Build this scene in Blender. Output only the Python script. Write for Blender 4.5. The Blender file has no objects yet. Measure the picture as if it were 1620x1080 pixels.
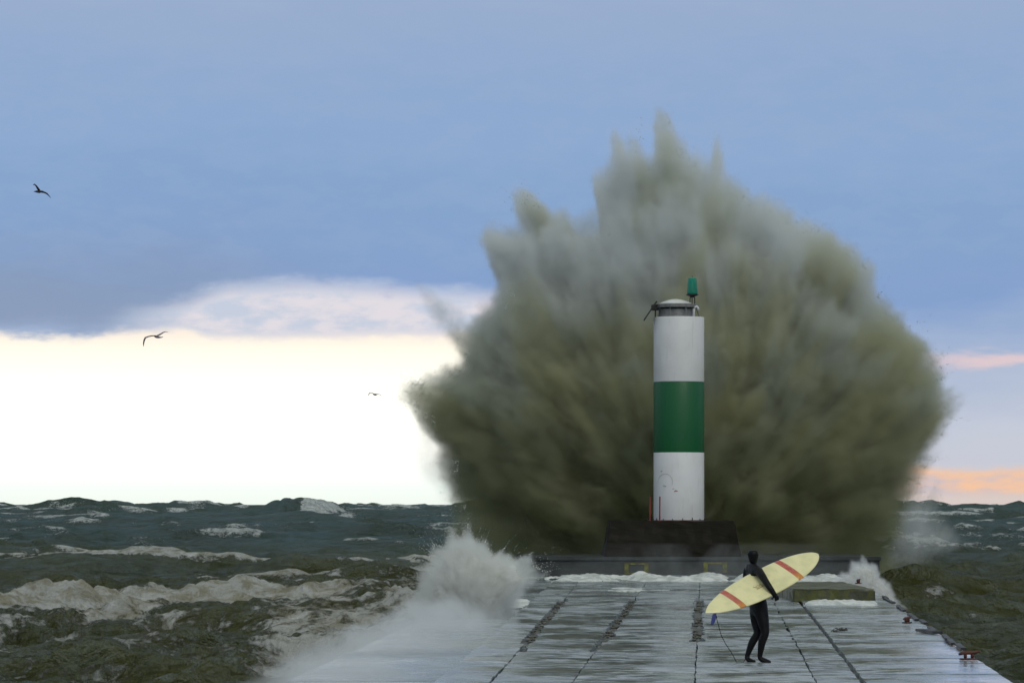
import bpy, bmesh, math, random
import numpy as np
from mathutils import Vector, Matrix, noise as mnoise
random.seed(7); rng = np.random.default_rng(7)
S = bpy.context.scene
R = math.radians
# ------------------------------------------------------------------ camera
F = 5400.0; CX = 810.0; HY = 797.0; EYE = 2.39      # focal in photo pixels, principal column, horizon row, eye height over the deck
cam = bpy.data.cameras.new("camera"); camo = bpy.data.objects.new("camera", cam)
S.collection.objects.link(camo); S.camera = camo
camo.location = (0, 0, EYE); camo.rotation_euler = (R(90), 0, 0)
cam.sensor_width = 36; cam.lens = 36 * F / 1620; cam.shift_y = (HY - 540) / 1620
cam.clip_start = 0.5; cam.clip_end = 20000
# ------------------------------------------------------------------ world and sun
SUN_EL, SUN_AZ = 36, 160          # degrees; azimuth clockwise from +Y (behind the camera, to the right)
SKY_STR = 0.1
EXPOSURE = 0.0
S.view_settings.view_transform = 'Standard'; S.view_settings.look = 'None'
S.view_settings.exposure = EXPOSURE; S.view_settings.gamma = 1
S.view_settings.use_curve_mapping = False
S.cycles.volume_bounces = 3; S.cycles.max_bounces = 8; S.cycles.diffuse_bounces = 3
S.cycles.glossy_bounces = 3; S.cycles.transparent_max_bounces = 8
S.cycles.volume_max_steps = 256; S.cycles.volume_step_rate = 2.0
S.cycles.use_denoising = True
S.cycles.caustics_reflective = False


class NT:
    """small helper that wires node trees"""
    def __init__(s, tree): s.t = tree; s.n = tree.nodes; s.l = tree.links
    def new(s, typ, ins=None, **kw):
        n = s.n.new(typ)
        for k, v in kw.items(): setattr(n, k, v)
        for k, v in (ins or {}).items(): s.put(n.inputs[k], v)
        return n
    def put(s, sock, v):
        if isinstance(v, bpy.types.NodeSocket): s.l.new(v, sock)
        elif isinstance(v, bpy.types.Node): s.l.new(v.outputs[0], sock)
        else:
            try: sock.default_value = v
            except Exception: sock.default_value = (v, v, v)
    def m(s, op, a, b=None, c=None, clamp=False):
        n = s.n.new('ShaderNodeMath'); n.operation = op; n.use_clamp = clamp
        for i, v in enumerate((a, b, c)):
            if v is not None: s.put(n.inputs[i], v)
        return n.outputs[0]
    def v(s, op, a, b=None, sc=None):
        n = s.n.new('ShaderNodeVectorMath'); n.operation = op
        s.put(n.inputs[0], a)
        if b is not None: s.put(n.inputs[1], b)
        if sc is not None: s.put(n.inputs['Scale'], sc)
        return n.outputs['Value'] if op in ('LENGTH', 'DOT_PRODUCT', 'DISTANCE') else n.outputs[0]
    def ss(s, x, lo, hi, a=0.0, b=1.0):
        n = s.n.new('ShaderNodeMapRange'); n.interpolation_type = 'SMOOTHSTEP'
        for i, v in enumerate((x, lo, hi, a, b)): s.put(n.inputs[i], v)
        return n.outputs[0]
    def lin(s, x, lo, hi, a=0.0, b=1.0):
        n = s.n.new('ShaderNodeMapRange')
        for i, v in enumerate((x, lo, hi, a, b)): s.put(n.inputs[i], v)
        return n.outputs[0]
    def noise(s, vec, scale, detail=3, rough=.55, dist=0.0):
        n = s.new('ShaderNodeTexNoise', {'Scale': scale, 'Detail': detail, 'Roughness': rough, 'Distortion': dist})
        s.put(n.inputs['Vector'], vec); return n
    def mix(s, f, a, b, blend='MIX'):
        n = s.n.new('ShaderNodeMix'); n.data_type = 'RGBA'; n.blend_type = blend
        s.put(n.inputs[0], f)
        for i, v in ((6, a), (7, b)):
            s.put(n.inputs[i], v if not isinstance(v, tuple) or len(v) == 4 else (*v, 1))
        return n.outputs[2]
    def ramp(s, fac, stops):
        n = s.n.new('ShaderNodeValToRGB'); e = n.color_ramp.elements
        while len(e) < len(stops): e.new(0.5)
        for i, (p, c) in enumerate(stops):
            e[i].position = p; e[i].color = (*c, 1) if len(c) == 3 else c
        s.put(n.inputs[0], fac); return n.outputs[0]
    def curve(s, x, pts, xlo, xhi, ylo, yhi):
        """piecewise-linear y(x) through pts"""
        n = s.n.new('ShaderNodeFloatCurve'); c = n.mapping.curves[0]
        P = [((a - xlo) / (xhi - xlo), (b - ylo) / (yhi - ylo)) for a, b in pts]
        c.points[0].location = P[0]; c.points[1].location = P[-1]
        for p in P[1:-1]: c.points.new(*p)
        for p in c.points: p.handle_type = 'VECTOR'
        n.mapping.update()
        s.put(n.inputs['Value'], s.lin(x, xlo, xhi))
        return s.m('MULTIPLY_ADD', n.outputs[0], yhi - ylo, ylo)
    def xyz(s, x, y, z): return s.new('ShaderNodeCombineXYZ', {0: x, 1: y, 2: z}).outputs[0]


def lin(r, g, b):                                   # sRGB 0-255 -> linear
    f = lambda c: (c / 255 / 12.92) if c <= 10 else ((c / 255 + .055) / 1.055) ** 2.4
    return (f(r), f(g), f(b))

world = bpy.data.worlds.new("World"); S.world = world; world.use_nodes = True
W = NT(world.node_tree); W.n.clear()
tc = W.new('ShaderNodeTexCoord').outputs['Generated']
sep = W.new('ShaderNodeSeparateXYZ', {0: tc}).outputs
az = W.m('ARCTAN2', sep[0], sep[1])
el = W.m('ARCSINE', sep[2])
px = W.m('MULTIPLY_ADD', az, F, CX)                 # sky laid out by compass bearing and elevation, in 1/5400 radian
e = W.m('MULTIPLY', el, F)
nv = W.xyz(W.m('MULTIPLY', px, 0.0022), W.m('MULTIPLY', e, 0.008), 0.0)
n1 = W.m('SUBTRACT', W.noise(nv, 1.0, 5, .6).outputs[0], .5)
nv2 = W.xyz(W.m('MULTIPLY', px, 0.012), W.m('MULTIPLY', e, 0.03), 3.0)
n2 = W.m('SUBTRACT', W.noise(nv2, 1.0, 5, .6).outputs[0], .5)
nvb = W.xyz(W.m('MULTIPLY', px, 0.0012), W.m('MULTIPLY', e, 0.0035), 7.0)
n3 = W.m('SUBTRACT', W.noise(nvb, 1.0, 4, .5).outputs[0], .5)
ew = W.m('ADD', e, W.m('ADD', W.m('MULTIPLY', n1, 170.0), W.m('MULTIPLY', n3, 190.0)))
base = W.ramp(W.m('DIVIDE', ew, 1200.0, clamp=True), [
    (0.0, lin(205, 205, 215)), (0.10, lin(197, 203, 219)), (0.20, lin(165, 182, 212)), (0.29, lin(127, 157, 205)),
    (0.40, lin(129, 160, 203)), (0.48, lin(138, 166, 207)), (0.56, lin(142, 168, 206)), (0.66, lin(152, 172, 205)), (0.75, lin(163, 177, 204)), (1.0, lin(166, 178, 198))])
base = W.mix(W.ss(e, 1000.0, 4200.0), base, lin(186, 193, 184))
# darker slate cloud bank on the left just over the bright band
dk = W.m('MULTIPLY', W.ss(px, 700.0, 100.0), W.m('MULTIPLY', W.ss(ew, 240.0, 300.0), W.ss(ew, 460.0, 330.0)))
base = W.mix(W.m('MULTIPLY', dk, .85), base, lin(132, 150, 182))
# pale lavender layer
tope = W.curve(px, [(-400, 270), (150, 270), (215, 305), (300, 318), (360, 342), (480, 350), (600, 345), (700, 335), (800, 330), (1100, 260), (1700, 250)], -400, 1700, 200, 400)
lt = W.ss(W.m('SUBTRACT', W.m('ADD', e, W.m('ADD', W.m('MULTIPLY', n2, 46.0), W.m('MULTIPLY', n1, 40.0))), tope), 18.0, -20.0)
lav = W.mix(W.ss(W.m('ADD', n2, W.m('MULTIPLY', n1, .6)), -.12, .16), lin(198, 206, 224), lin(228, 221, 228))
sky = W.mix(W.m('MULTIPLY', W.m('MULTIPLY', lt, W.ss(px, 120.0, 330.0)), W.ss(px, 1150.0, 850.0)), base, lav)
# bright clear band under the clouds (over the left of the sea)
edge = W.curve(px, [(-400, 272), (0, 268), (120, 262), (200, 270), (290, 278), (330, 266), (400, 264), (620, 270), (760, 268), (1000, 240), (1200, 160), (1400, 70), (1500, 58), (1900, 64)], -400, 1900, 0, 400)
band = W.ss(W.m('SUBTRACT', W.m('ADD', e, W.m('ADD', W.m('MULTIPLY', n2, 40.0), W.m('MULTIPLY', n1, 22.0))), edge), 8.0, -12.0)
bl = W.m('MULTIPLY', W.ss(px, 1450.0, 900.0), W.ss(px, -5500.0, -1500.0))
glow = W.ramp(W.m('DIVIDE', e, 300.0, clamp=True), [
    (0.0, (.93, 1.0, .92)), (.08, (.98, 1.06, 1.0)), (.30, (1.3, 1.3, 1.2)), (.66, (1.2, 1.17, 1.04)), (.80, (1.12, 1.05, .90)), (.89, (1.02, .90, .78)), (1.0, (.86, .77, .74))])
peach = W.mix(W.ss(W.m('ADD', n2, n1), -.2, .2), lin(206, 194, 200), lin(250, 200, 162))
peach = W.mix(W.ss(e, 26.0, 6.0), peach, lin(220, 205, 200))
gl = W.mix(bl, peach, glow)
sky = W.mix(W.m('MULTIPLY', band, W.ss(px, -5500.0, -1500.0)), sky, gl)
# pink streak on the right
st = W.m('MULTIPLY', W.m('MULTIPLY', W.ss(ew, 205.0, 228.0), W.ss(ew, 255.0, 232.0)), W.ss(px, 1380.0, 1560.0))
sky = W.mix(W.m('MULTIPLY', st, .75), sky, lin(236, 205, 205))
sky = W.mix(W.m('MULTIPLY', W.ss(n2, -.10, .14), W.ss(e, 300.0, 420.0, 0.0, .16)), sky, lin(158, 176, 206))
nish = W.new('ShaderNodeTexSky', sky_type='NISHITA', sun_disc=False, sun_elevation=R(SUN_EL), sun_rotation=R(SUN_AZ))
sky10 = W.v('SCALE', sky, sc=1.0 / SKY_STR)
col = W.mix(0.94, nish.outputs[0], sky10)
bg = W.new('ShaderNodeBackground', {0: col, 1: SKY_STR})
W.l.new(bg.outputs[0], W.new('ShaderNodeOutputWorld').inputs[0])

sun = bpy.data.lights.new("sun", 'SUN'); suno = bpy.data.objects.new("sun", sun); S.collection.objects.link(suno)
sun.energy = 1.0; sun.angle = R(30); sun.color = (1.0, .95, .82)
a, b = R(SUN_AZ), R(SUN_EL)
sd = Vector((math.sin(a) * math.cos(b), math.cos(a) * math.cos(b), math.sin(b)))
suno.rotation_euler = sd.to_track_quat('Z', 'Y').to_euler(); suno.location = (20, -20, 30)

# ------------------------------------------------------------------ helpers
def P(x, y, z=0.0):
    """the point at height z that the photo pixel (x, y) shows"""
    d = (EYE - z) * F / (y - HY)
    return Vector(((x - CX) / F * d, d, z))
def Q(x, y, d):
    """the point at distance d that the pixel shows"""
    return Vector(((x - CX) / F * d, d, EYE + (HY - y) / F * d))
def link(o, parent=None):
    S.collection.objects.link(o)
    if parent is not None: o.parent = parent
    return o
def tag(o, label=None, cat=None, group=None, kind=None):
    for k, v in (('label', label), ('category', cat), ('group', group), ('kind', kind)):
        if v: o[k] = v
    return o
def empty(name, loc, label, cat, group=None, kind=None):
    o = bpy.data.objects.new(name, None); o.location = loc; o.empty_display_size = .2
    link(o); tag(o, label, cat, group, kind); return o
def obj(name, bm, mat, parent=None, smooth=False, origin=None):
    """one mesh object; vertices are given in world space"""
    org = Vector(origin) if origin is not None else (Vector((0, 0, 0)))
    if parent is not None: org = Vector(parent.matrix_basis.translation) if parent.parent is None else Vector(parent['org'])
    bmesh.ops.translate(bm, verts=bm.verts, vec=-org)
    me = bpy.data.meshes.new(name); bm.normal_update(); bm.to_mesh(me); bm.free()
    if mat: me.materials.append(mat)
    if smooth: me.polygons.foreach_set('use_smooth', [True] * len(me.polygons))
    o = bpy.data.objects.new(name, me); link(o, parent)
    if parent is None: o.location = org
    else: o['org'] = list(org)
    return o
def npobj(name, V, Fc, mat, parent=None, smooth=True, attrs=None):
    me = bpy.data.meshes.new(name)
    Fc = np.asarray(Fc, np.int32); V = np.asarray(V, np.float32)
    org = np.array(parent.matrix_basis.translation) if parent is not None else np.zeros(3)
    me.vertices.add(len(V)); me.vertices.foreach_set('co', (V - org).astype(np.float32).ravel())
    k = Fc.shape[1]
    me.loops.add(Fc.size); me.loops.foreach_set('vertex_index', Fc.ravel())
    me.polygons.add(len(Fc)); me.polygons.foreach_set('loop_start', np.arange(len(Fc), dtype=np.int32) * k)
    me.update(calc_edges=True)
    if smooth: me.polygons.foreach_set('use_smooth', np.ones(len(Fc), bool))
    for n, v in (attrs or {}).items():
        at = me.attributes.new(n, 'FLOAT', 'POINT'); at.data.foreach_set('value', v.astype(np.float32).ravel())
    me.materials.append(mat); me.validate()
    o = bpy.data.objects.new(name, me); link(o, parent)
    return o
def box(bm, lo, hi, bev=0.0, top=1.0, mat=None):
    r = bmesh.ops.create_cube(bm, size=1)['verts']
    lo, hi = Vector(lo), Vector(hi); c = (lo + hi) / 2; s = hi - lo
    for v in r:
        k = top if v.co.z > 0 else 1
        v.co = Vector((v.co.x * s.x * k, v.co.y * s.y * k, v.co.z * s.z)) + c
        if mat: v.co = mat @ v.co
    if bev:
        ed = {e for v in r for e in v.link_edges}
        bmesh.ops.bevel(bm, geom=list(ed), offset=bev, segments=2, affect='EDGES', clamp_overlap=True)
def cyl(bm, c, r, h, r2=None, seg=48, cap=True):
    M = Matrix.Translation(Vector(c) + Vector((0, 0, h / 2)))
    bmesh.ops.create_cone(bm, cap_ends=cap, segments=seg, radius1=r, radius2=r if r2 is None else r2, depth=h, matrix=M)
def lathe(bm, c, prof, seg=48):
    rings = []
    for r, z in prof:
        rings.append([bm.verts.new((c[0] + r * math.cos(2 * math.pi * i / seg), c[1] + r * math.sin(2 * math.pi * i / seg), c[2] + z)) for i in range(seg)])
    for A, B in zip(rings, rings[1:]):
        for i in range(seg): bm.faces.new((A[i], A[(i + 1) % seg], B[(i + 1) % seg], B[i]))
    bm.faces.new(rings[0][::-1]); bm.faces.new(rings[-1])
def tube(bm, pts, rad, seg=8):
    pts = [Vector(p) for p in pts]; rings = []
    for i, p in enumerate(pts):
        d = (pts[min(i + 1, len(pts) - 1)] - pts[max(i - 1, 0)]).normalized()
        u = d.cross(Vector((0, 0, 1)) if abs(d.z) < .9 else Vector((1, 0, 0))).normalized(); w = d.cross(u)
        rr = rad[i] if isinstance(rad, (list, tuple)) else rad
        rings.append([bm.verts.new(p + (u * math.cos(t) + w * math.sin(t)) * rr) for t in [2 * math.pi * k / seg for k in range(seg)]])
    for A, B in zip(rings, rings[1:]):
        for i in range(seg): bm.faces.new((A[i], A[(i + 1) % seg], B[(i + 1) % seg], B[i]))
    bm.faces.new(rings[0][::-1]); bm.faces.new(rings[-1])

_perm = rng.permutation(256); _perm = np.concatenate([_perm, _perm, _perm]); _val = rng.random(256) * 2 - 1
def vnoise(x, y, z=None):
    """smooth value noise in -1..1"""
    z = np.zeros_like(x) if z is None else z
    xi, yi, zi = np.floor(x).astype(int), np.floor(y).astype(int), np.floor(z).astype(int)
    fx, fy, fz = x - xi, y - yi, z - zi
    fx, fy, fz = (t * t * t * (t * (t * 6 - 15) + 10) for t in (fx, fy, fz))
    def h(i, j, k): return _val[_perm[_perm[_perm[(xi + i) & 255] + ((yi + j) & 255)] + ((zi + k) & 255)]]
    def L(a, b, t): return a + (b - a) * t
    return L(L(L(h(0, 0, 0), h(1, 0, 0), fx), L(h(0, 1, 0), h(1, 1, 0), fx), fy),
             L(L(h(0, 0, 1), h(1, 0, 1), fx), L(h(0, 1, 1), h(1, 1, 1), fx), fy), fz)
def fbm(x, y, z=None, o=4, g=.5):
    s = 0; a = 1; n = 0; k = 1
    for i in range(o):
        s = s + a * vnoise(x * k + 17.3 * i, y * k - 9.1 * i, None if z is None else z * k + 4.7 * i); n += a; a *= g; k *= 2.03
    return s / n
def sst(x, a, b):
    t = np.clip((x - a) / (b - a), 0, 1); return t * t * (3 - 2 * t)

# ------------------------------------------------------------------ materials
def mat(name):
    m = bpy.data.materials.new(name); m.use_nodes = True; t = NT(m.node_tree)
    return m, t, t.n['Principled BSDF']
def simple(name, c, rough=.6, metal=0.0, var=.25, vs=6.0, bump=0.0, spec=.5):
    m, t, b = mat(name)
    co = t.new('ShaderNodeTexCoord').outputs['Object']
    n = t.noise(co, vs, 5, .6).outputs[0]
    t.put(b.inputs['Base Color'], t.mix(t.ss(n, .35, .65), tuple(v * (1 - var) for v in c), tuple(min(1, v * (1 + var)) for v in c)))
    t.put(b.inputs['Roughness'], t.lin(n, .3, .7, max(0.02, rough - .12), min(1, rough + .12)))
    b.inputs['Metallic'].default_value = metal; b.inputs['Specular IOR Level'].default_value = spec
    if bump: t.put(b.inputs['Normal'], t.new('ShaderNodeBump', {'Height': n, 'Strength': 1.0, 'Distance': bump}))
    return m
M = {}
M['suit'] = simple('black_neoprene', (.0035, .0035, .0045), .5, var=.4, vs=14, bump=.01, spec=.2)
M['skin'] = simple('face_skin', (.10, .06, .045), .6)
M['rust'] = simple('rusty_steel', (.075, .022, .014), .7, var=.5, vs=18, bump=.004)
M['redpaint'] = simple('faded_red_paint', (.22, .02, .015), .6, var=.3, vs=9)
M['darkmetal'] = simple('dark_metal', (.02, .02, .022), .5, .3)
M['greymetal'] = simple('grey_metal', (.16, .165, .165), .55, .2)
M['whitepaint'] = simple('white_paint', (.58, .60, .60), .5, var=.08, vs=3)
M['panel'] = simple('solar_cells', (.012, .014, .022), .3, spec=.6)
M['yellow'] = simple('yellow_paint', (.11, .11, .006), .7, var=.5, vs=7)
M['blue'] = simple('blue_plastic', (.01, .02, .14), .4)
M['bird'] = simple('dark_feathers', (.035, .028, .035), .8, var=.4)
M['birdgrey'] = simple('gull_feathers', (.13, .12, .14), .8, var=.4)

def green_glass():
    m, t, b = mat('green_lens'); b.inputs['Base Color'].default_value = (.0, .30, .20, 1)
    b.inputs['Roughness'].default_value = .15; b.inputs['Transmission Weight'].default_value = .25
    n = t.new('ShaderNodeTexWave', {'Scale': 9.0}, bands_direction='Z'); co = t.new('ShaderNodeTexCoord').outputs['Object']; t.put(n.inputs['Vector'], co)
    t.put(b.inputs['Normal'], t.new('ShaderNodeBump', {'Height': n.outputs[1], 'Distance': .01}))
    return m
M['lens'] = green_glass()

def tower_paint(name, c, stain, z0):
    """weathered enamel on steel with drips and scuffs"""
    m, t, b = mat(name)
    co = t.new('ShaderNodeTexCoord').outputs['Object']
    s = t.new('ShaderNodeMapping', {0: co, 3: (5, 5, .7)}).outputs[0]
    n = t.noise(s, 1.6, 6, .65).outputs[0]; n2 = t.noise(co, 1.1, 4, .5).outputs[0]
    f = t.ss(n, .52, .78, 0.0, .45)
    cc = t.mix(f, c, stain)
    cc = t.mix(t.ss(n2, .4, .7, 0.0, .25), cc, stain)
    t.put(b.inputs['Base Color'], cc)
    t.put(b.inputs['Roughness'], t.lin(n, .3, .7, .35, .6))
    t.put(b.inputs['Normal'], t.new('ShaderNodeBump', {'Height': n2, 'Distance': .01, 'Strength': .4}))
    return m
M['tower_white'] = tower_paint('weathered_white_paint', (.66, .68, .69), (.45, .46, .42), 0)
M['tower_green'] = tower_paint('weathered_green_paint', (.0, .090, .022), (.0, .070, .035), 0)

def concrete(name, c, dark, wet=.5, moss=None, pud=.10, sc=1.0, slab=False, spec=.5):
    m, t, b = mat(name)
    co = t.new('ShaderNodeTexCoord').outputs['Object']
    big = t.noise(co, .35 * sc, 5, .6).outputs[0]; mid = t.noise(co, 2.2 * sc, 6, .65).outputs[0]; fine = t.noise(co, 22 * sc, 4, .6).outputs[0]
    cc = t.mix(t.ss(mid, .35, .7), c, dark)
    if slab:
        at = t.new('ShaderNodeAttribute', attribute_name='tone').outputs['Fac']
        cc = t.mix(1.0, cc, t.ramp(at, [(0, (.42, .45, .44)), (1, (1, 1, 1))]), 'MULTIPLY')
    if moss is not None:
        z = t.new('ShaderNodeSeparateXYZ', {0: co}).outputs[2]
        cc = t.mix(t.ss(t.noise(co, 3.1, 5, .7).outputs[0], .42, .6, 0.0, .9), cc, moss)
    cc = t.mix(t.ss(fine, .45, .75, 0.0, .35), cc, tuple(v * .55 for v in c))
    t.put(b.inputs['Base Color'], cc)
    # water film: puddles lie smooth, the rest is damp and rough
    p = t.ss(t.m('ADD', t.m('MULTIPLY', big, .6), t.m('MULTIPLY', mid, .4)), .40, .56)
    t.put(b.inputs['Roughness'], t.m('MULTIPLY_ADD', p, -(wet), wet + pud))
    hgt = t.m('MULTIPLY', t.m('ADD', t.m('MULTIPLY', mid, .6), t.m('MULTIPLY', fine, .25)), t.m('SUBTRACT', 1.15, p))
    t.put(b.inputs['Normal'], t.new('ShaderNodeBump', {'Height': hgt, 'Distance': .02, 'Strength': .7}))
    b.inputs['Specular IOR Level'].default_value = spec
    return m
M['deck'] = concrete('wet_pier_concrete', (.42, .475, .53), (.23, .26, .28), wet=.30, pud=.07, slab=True)
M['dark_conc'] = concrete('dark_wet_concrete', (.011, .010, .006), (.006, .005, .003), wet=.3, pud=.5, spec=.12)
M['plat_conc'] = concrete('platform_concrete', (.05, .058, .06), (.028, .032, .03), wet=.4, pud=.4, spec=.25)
M['rubble'] = concrete('wet_gravel', (.07, .07, .05), (.03, .03, .022), wet=.4, pud=.3, sc=4)
M['moss'] = concrete('mossy_concrete', (.05, .055, .03), (.03, .03, .015), wet=.4, pud=.4, moss=(.075, .085, .008), sc=2)

# ------------------------------------------------------------------ water
WL = -1.2                                            # mean water level; the deck is z = 0
def deck_x(y, side):
    pts = DL if side < 0 else DR
    return np.interp(y, [p.y for p in pts], [p.x for p in pts])
DL = [P(812, 908), P(650, 982), P(430, 1080), P(-60, 1300)]; DL = sorted(DL, key=lambda p: p.y)
DR = [P(1345, 908), P(1430, 965), P(1607, 1080), P(1948, 1300)]; DR = sorted(DR, key=lambda p: p.y)

def water():
    ys = []
    y = 14.0
    while y < 9000:
        ys.append(y)
        st = min(max(y * y * .55 / 19386, .10), 5.0 if y < 1100 else (12 if y < 2500 else 60))
        if y < 55: st = .5
        y += st
    ys = np.array(ys + [12000.0, 19000.0])
    u = np.concatenate([np.linspace(-1.6, -.24, 60)[:-1], np.linspace(-.24, .24, 860), np.linspace(.24, 1.6, 60)[1:]])
    Y, U = np.meshgrid(ys, u, indexing='ij')
    X = U * (Y + 6)
    far = sst(Y, 1500, 6000)
    # swell: crests run roughly across the view, sharpened
    r = np.random.default_rng(3)
    Xw = X + 7 * fbm(X / 40, Y / 40, o=2); Yw = Y + 5 * fbm(X / 55 + 5, Y / 30 + 3, o=2)
    H = np.zeros_like(X)
    def spectrum(l0, l1, n, p, spread, sh):
        h = 0
        for i in range(n):
            lam = l0 * (l1 / l0) ** (i / (n - 1)) * r.uniform(.93, 1.07)
            th = r.normal(0.10, spread); k = 2 * math.pi / lam
            ph = k * (Xw * math.sin(th) + Yw * math.cos(th)) + r.uniform(0, 6.28)
            h = h + lam ** p * (1 - 2 * np.abs(np.sin(ph / 2 + .7)) ** .85 + sh * np.sin(ph))
        h = h - h[ys < 1500].mean(); return h / h[ys < 1500].std()
    env = 1 + .45 * fbm(X / 60, Y / 90 + 30, o=2)
    wfar = sst(Y, 220, 600)
    H = (spectrum(1.8, 34, 34, .50, .45, .25) * .40 * (1 - .5 * wfar) + spectrum(22, 75, 14, .8, .3, .35) * (.62 * wfar + .62 * sst(Y, 600, 1100))) * env
    chop = fbm(X / 2.6, Y / 2.0, o=3) * .22 + fbm(X / .9, Y / .6 + 40, o=2) * .07
    H = H + chop * (1 - sst(Y, 250, 700))
    foam = np.zeros_like(X)
    # steepness-driven whitecaps far out
    gy = np.gradient(H, axis=0) / np.gradient(Y, axis=0)
    Hn = H / (.40 + .40 * wfar + .72 * sst(Y, 600, 1100)); wc = 1.0 * sst(Hn, .9, 2.1) * sst(fbm(X / 30, Y / 40 + 9, o=5, g=.6), .0, .26) * (Y > 125)
    foam = np.maximum(foam, wc * .95)
    for (fx_, fy_, fw_, fh_) in ((120, 811, 60, 4), (100, 826, 28, 4), (62, 858, 45, 7), (215, 812, 25, 3), (262, 816, 30, 3), (425, 813, 28, 5), (315, 846, 22, 3), (387, 848, 26, 4), (480, 839, 26, 4),
                                 (300, 890, 50, 3), (560, 822, 25, 3), (640, 810, 25, 3), (20, 815, 25, 3), (180, 806, 20, 2), (350, 806, 30, 2), (1580, 860, 40, 6), (1510, 868, 30, 4), (1560, 830, 30, 3), (590, 860, 30, 3), (230, 865, 40, 3), (1465, 940, 45, 5), (1530, 948, 40, 4), (1600, 905, 30, 3), (1480, 872, 30, 4), (1440, 925, 30, 5), (1500, 965, 50, 5), (1560, 985, 30, 5)):
        yq = 19386.0 / (fy_ - HY); xq = (fx_ - CX) / F * yq
        g_ = np.exp(-(((X - xq) / (fw_ / F * yq)) ** 2 + ((Y - yq) / (yq * yq * fh_ / 19386.0)) ** 2)) * (np.abs(X - xq) < 4 * fw_ / F * yq)
        foam = np.maximum(foam, g_ * (.32 + .65 * sst(Hn, -.2, 1.3)) * (.9 + .8 * fbm(X / 5, Y / 9 + fx_, o=3)))
    def ridge(p0, p1, ycen, hgt, wf, wb, fo=None, seed=0):
        """a wave standing between two bearings, front towards the camera"""
        nonlocal H, foam
        x0, x1 = (p0 - CX) / F * ycen, (p1 - CX) / F * ycen
        t = (X - x0) / (x1 - x0)
        along = np.sin(math.pi * np.clip(t, 0, 1)) ** 1.1
        yc = ycen + 1.6 * wf * .5 * fbm(X / 7 + seed, X * 0 + seed, o=2)
        d = Y - yc
        prof = np.where(d < 0, np.exp(-(d / wf) ** 2), np.exp(-(d / wb) ** 2))
        hh = hgt * (.8 + .35 * fbm(X / (abs(x1 - x0) * .16 + 1) + seed, Y / 9, o=3))
        H = H * (1 - .55 * prof * along) + prof * along * hh
        if fo:
            f0, f1, lo, hi = fo
            tc, tw_ = (f0 + f1) / 2, (f1 - f0) / 2; dc, dw = (lo + hi) / 2, (hi - lo) / 2
            sc_ = abs(x1 - x0) / 9 + .3
            fm = 1.25 * np.exp(-np.abs((t - tc) / tw_) ** 3) * np.exp(-np.abs((d - dc) / dw) ** 2.5) + 1.3 * fbm(X / sc_ / 1.6 + seed, Y / sc_ * 1.2, o=5, g=.65) - .30 + (.55 if seed == 1 else 0) * np.exp(-np.abs((t - tc) / tw_) ** 2)
            fm = np.where(np.abs(d - dc) < 2 * dw, np.clip(fm, 0, 1), 0) * (np.abs(t - tc) < 1.6 * tw_)
            foam = np.maximum(foam, fm)
    # the far breaker that stands above the horizon, then mid-distance seas
    ridge(340, 600, 640, 2.4, 10, 14, None, 21)
    ridge(385, 565, 820, 6.6, 16, 18, (.50, .92, -40, 8), 1)
    ridge(880, 60, 260, .9, 6, 9, None, 2)
    ridge(-60, 330, 178, .9, 4, 7, None, 3)
    ridge(330, 720, 160, 1.25, 4.5, 6, None, 4)
    ridge(620, 720, 172, 1.6, 2.5, 3.5, (.1, 1.0, -2.0, 1.5), 9)
    ridge(1430, 1760, 190, .8, 4, 6, (.55, .95, -1.2, 1.6), 5)
    ridge(1450, 1640, 112, .12, 3, 5, (.1, .8, -1.5, 1.0), 6)
    ridge(1430, 1760, 84, .7, 2.6, 4, None, 7)
    ridge(1500, 1800, 64, .9, 1.5, 2.4, None, 14)
    ridge(-40, 420, 80, .5, 2.5, 4, None, 8)
    ridge(180, 760, 124, .55, 3, 4, (.2, .9, -3.5, 1.5), 31)
    ridge(-200, 330, 135, .4, 3, 4, None, 32)
    ridge(330, 640, 88, .5, 2.0, 3, (.3, 1.0, -2.5, 1.0), 33)
    # the big broken wave on the left with its field of foam
    bx = np.interp(X / Y * F + CX, [-300, 0, 100, 190, 300, 480, 660, 760], [98, 99, 103, 108, 112, 112, 107, 104])
    side = sst(X / Y * F + CX, 800, 640)
    d = Y - bx
    prof = np.where(d < 0, np.exp(-(d / 5.0) ** 2), np.exp(-(d / 6.5) ** 2))
    lump = fbm(X / 2.4, Y / 2.6, o=5, g=.62)
    H = H * (1 - .7 * prof * side) + prof * side * (.95 + .25 * lump)
    band_ = sst(d, -20, -13) * sst(d, 6, .8) * side
    turb = (fbm(X / 1.1 + 3, Y / 1.5, o=5, g=.62)) * .40 + .16 * lump
    H += turb * band_ * .8
    cov = .60 + .75 * fbm(X / 4, Y / 5 + 4, o=5, g=.6) + .36 * sst(d, -4.5, 0.0) * sst(d, 4, 1.2)
    foam = np.maximum(foam, np.clip(band_ * cov, 0, 1))
    # churned foam beside the pier, left
    xl = np.interp(Y, [p.y for p in DL], [p.x for p in DL])
    near = (X < 2) * sst(X - xl, -5.5, -1.2) * sst(Y, 60, 66) * sst(Y, 125, 110)
    H += near * (.32 * fbm(X / 1.0, Y / 1.3 + 70, o=5, g=.62) + .25)
    foam = np.maximum(foam, near * (.66 + .3 * fbm(X / 2, Y / 3, o=3)))
    low = sst(X / Y * F + CX, 330, 470) * sst(X / Y * F + CX, 800, 640) * sst(Y, 72, 80) * sst(Y, 98, 92)
    foam = np.maximum(foam, low * (.56 + .35 * fbm(X / 3, Y / 4, o=3)))
    # wash along the right side of the pier
    xr = np.interp(Y, [p.y for p in DR], [p.x for p in DR])
    nr = sst(X - xr, .7, .1) * (Y < 116) * sst(Y, 50, 70)
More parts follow.
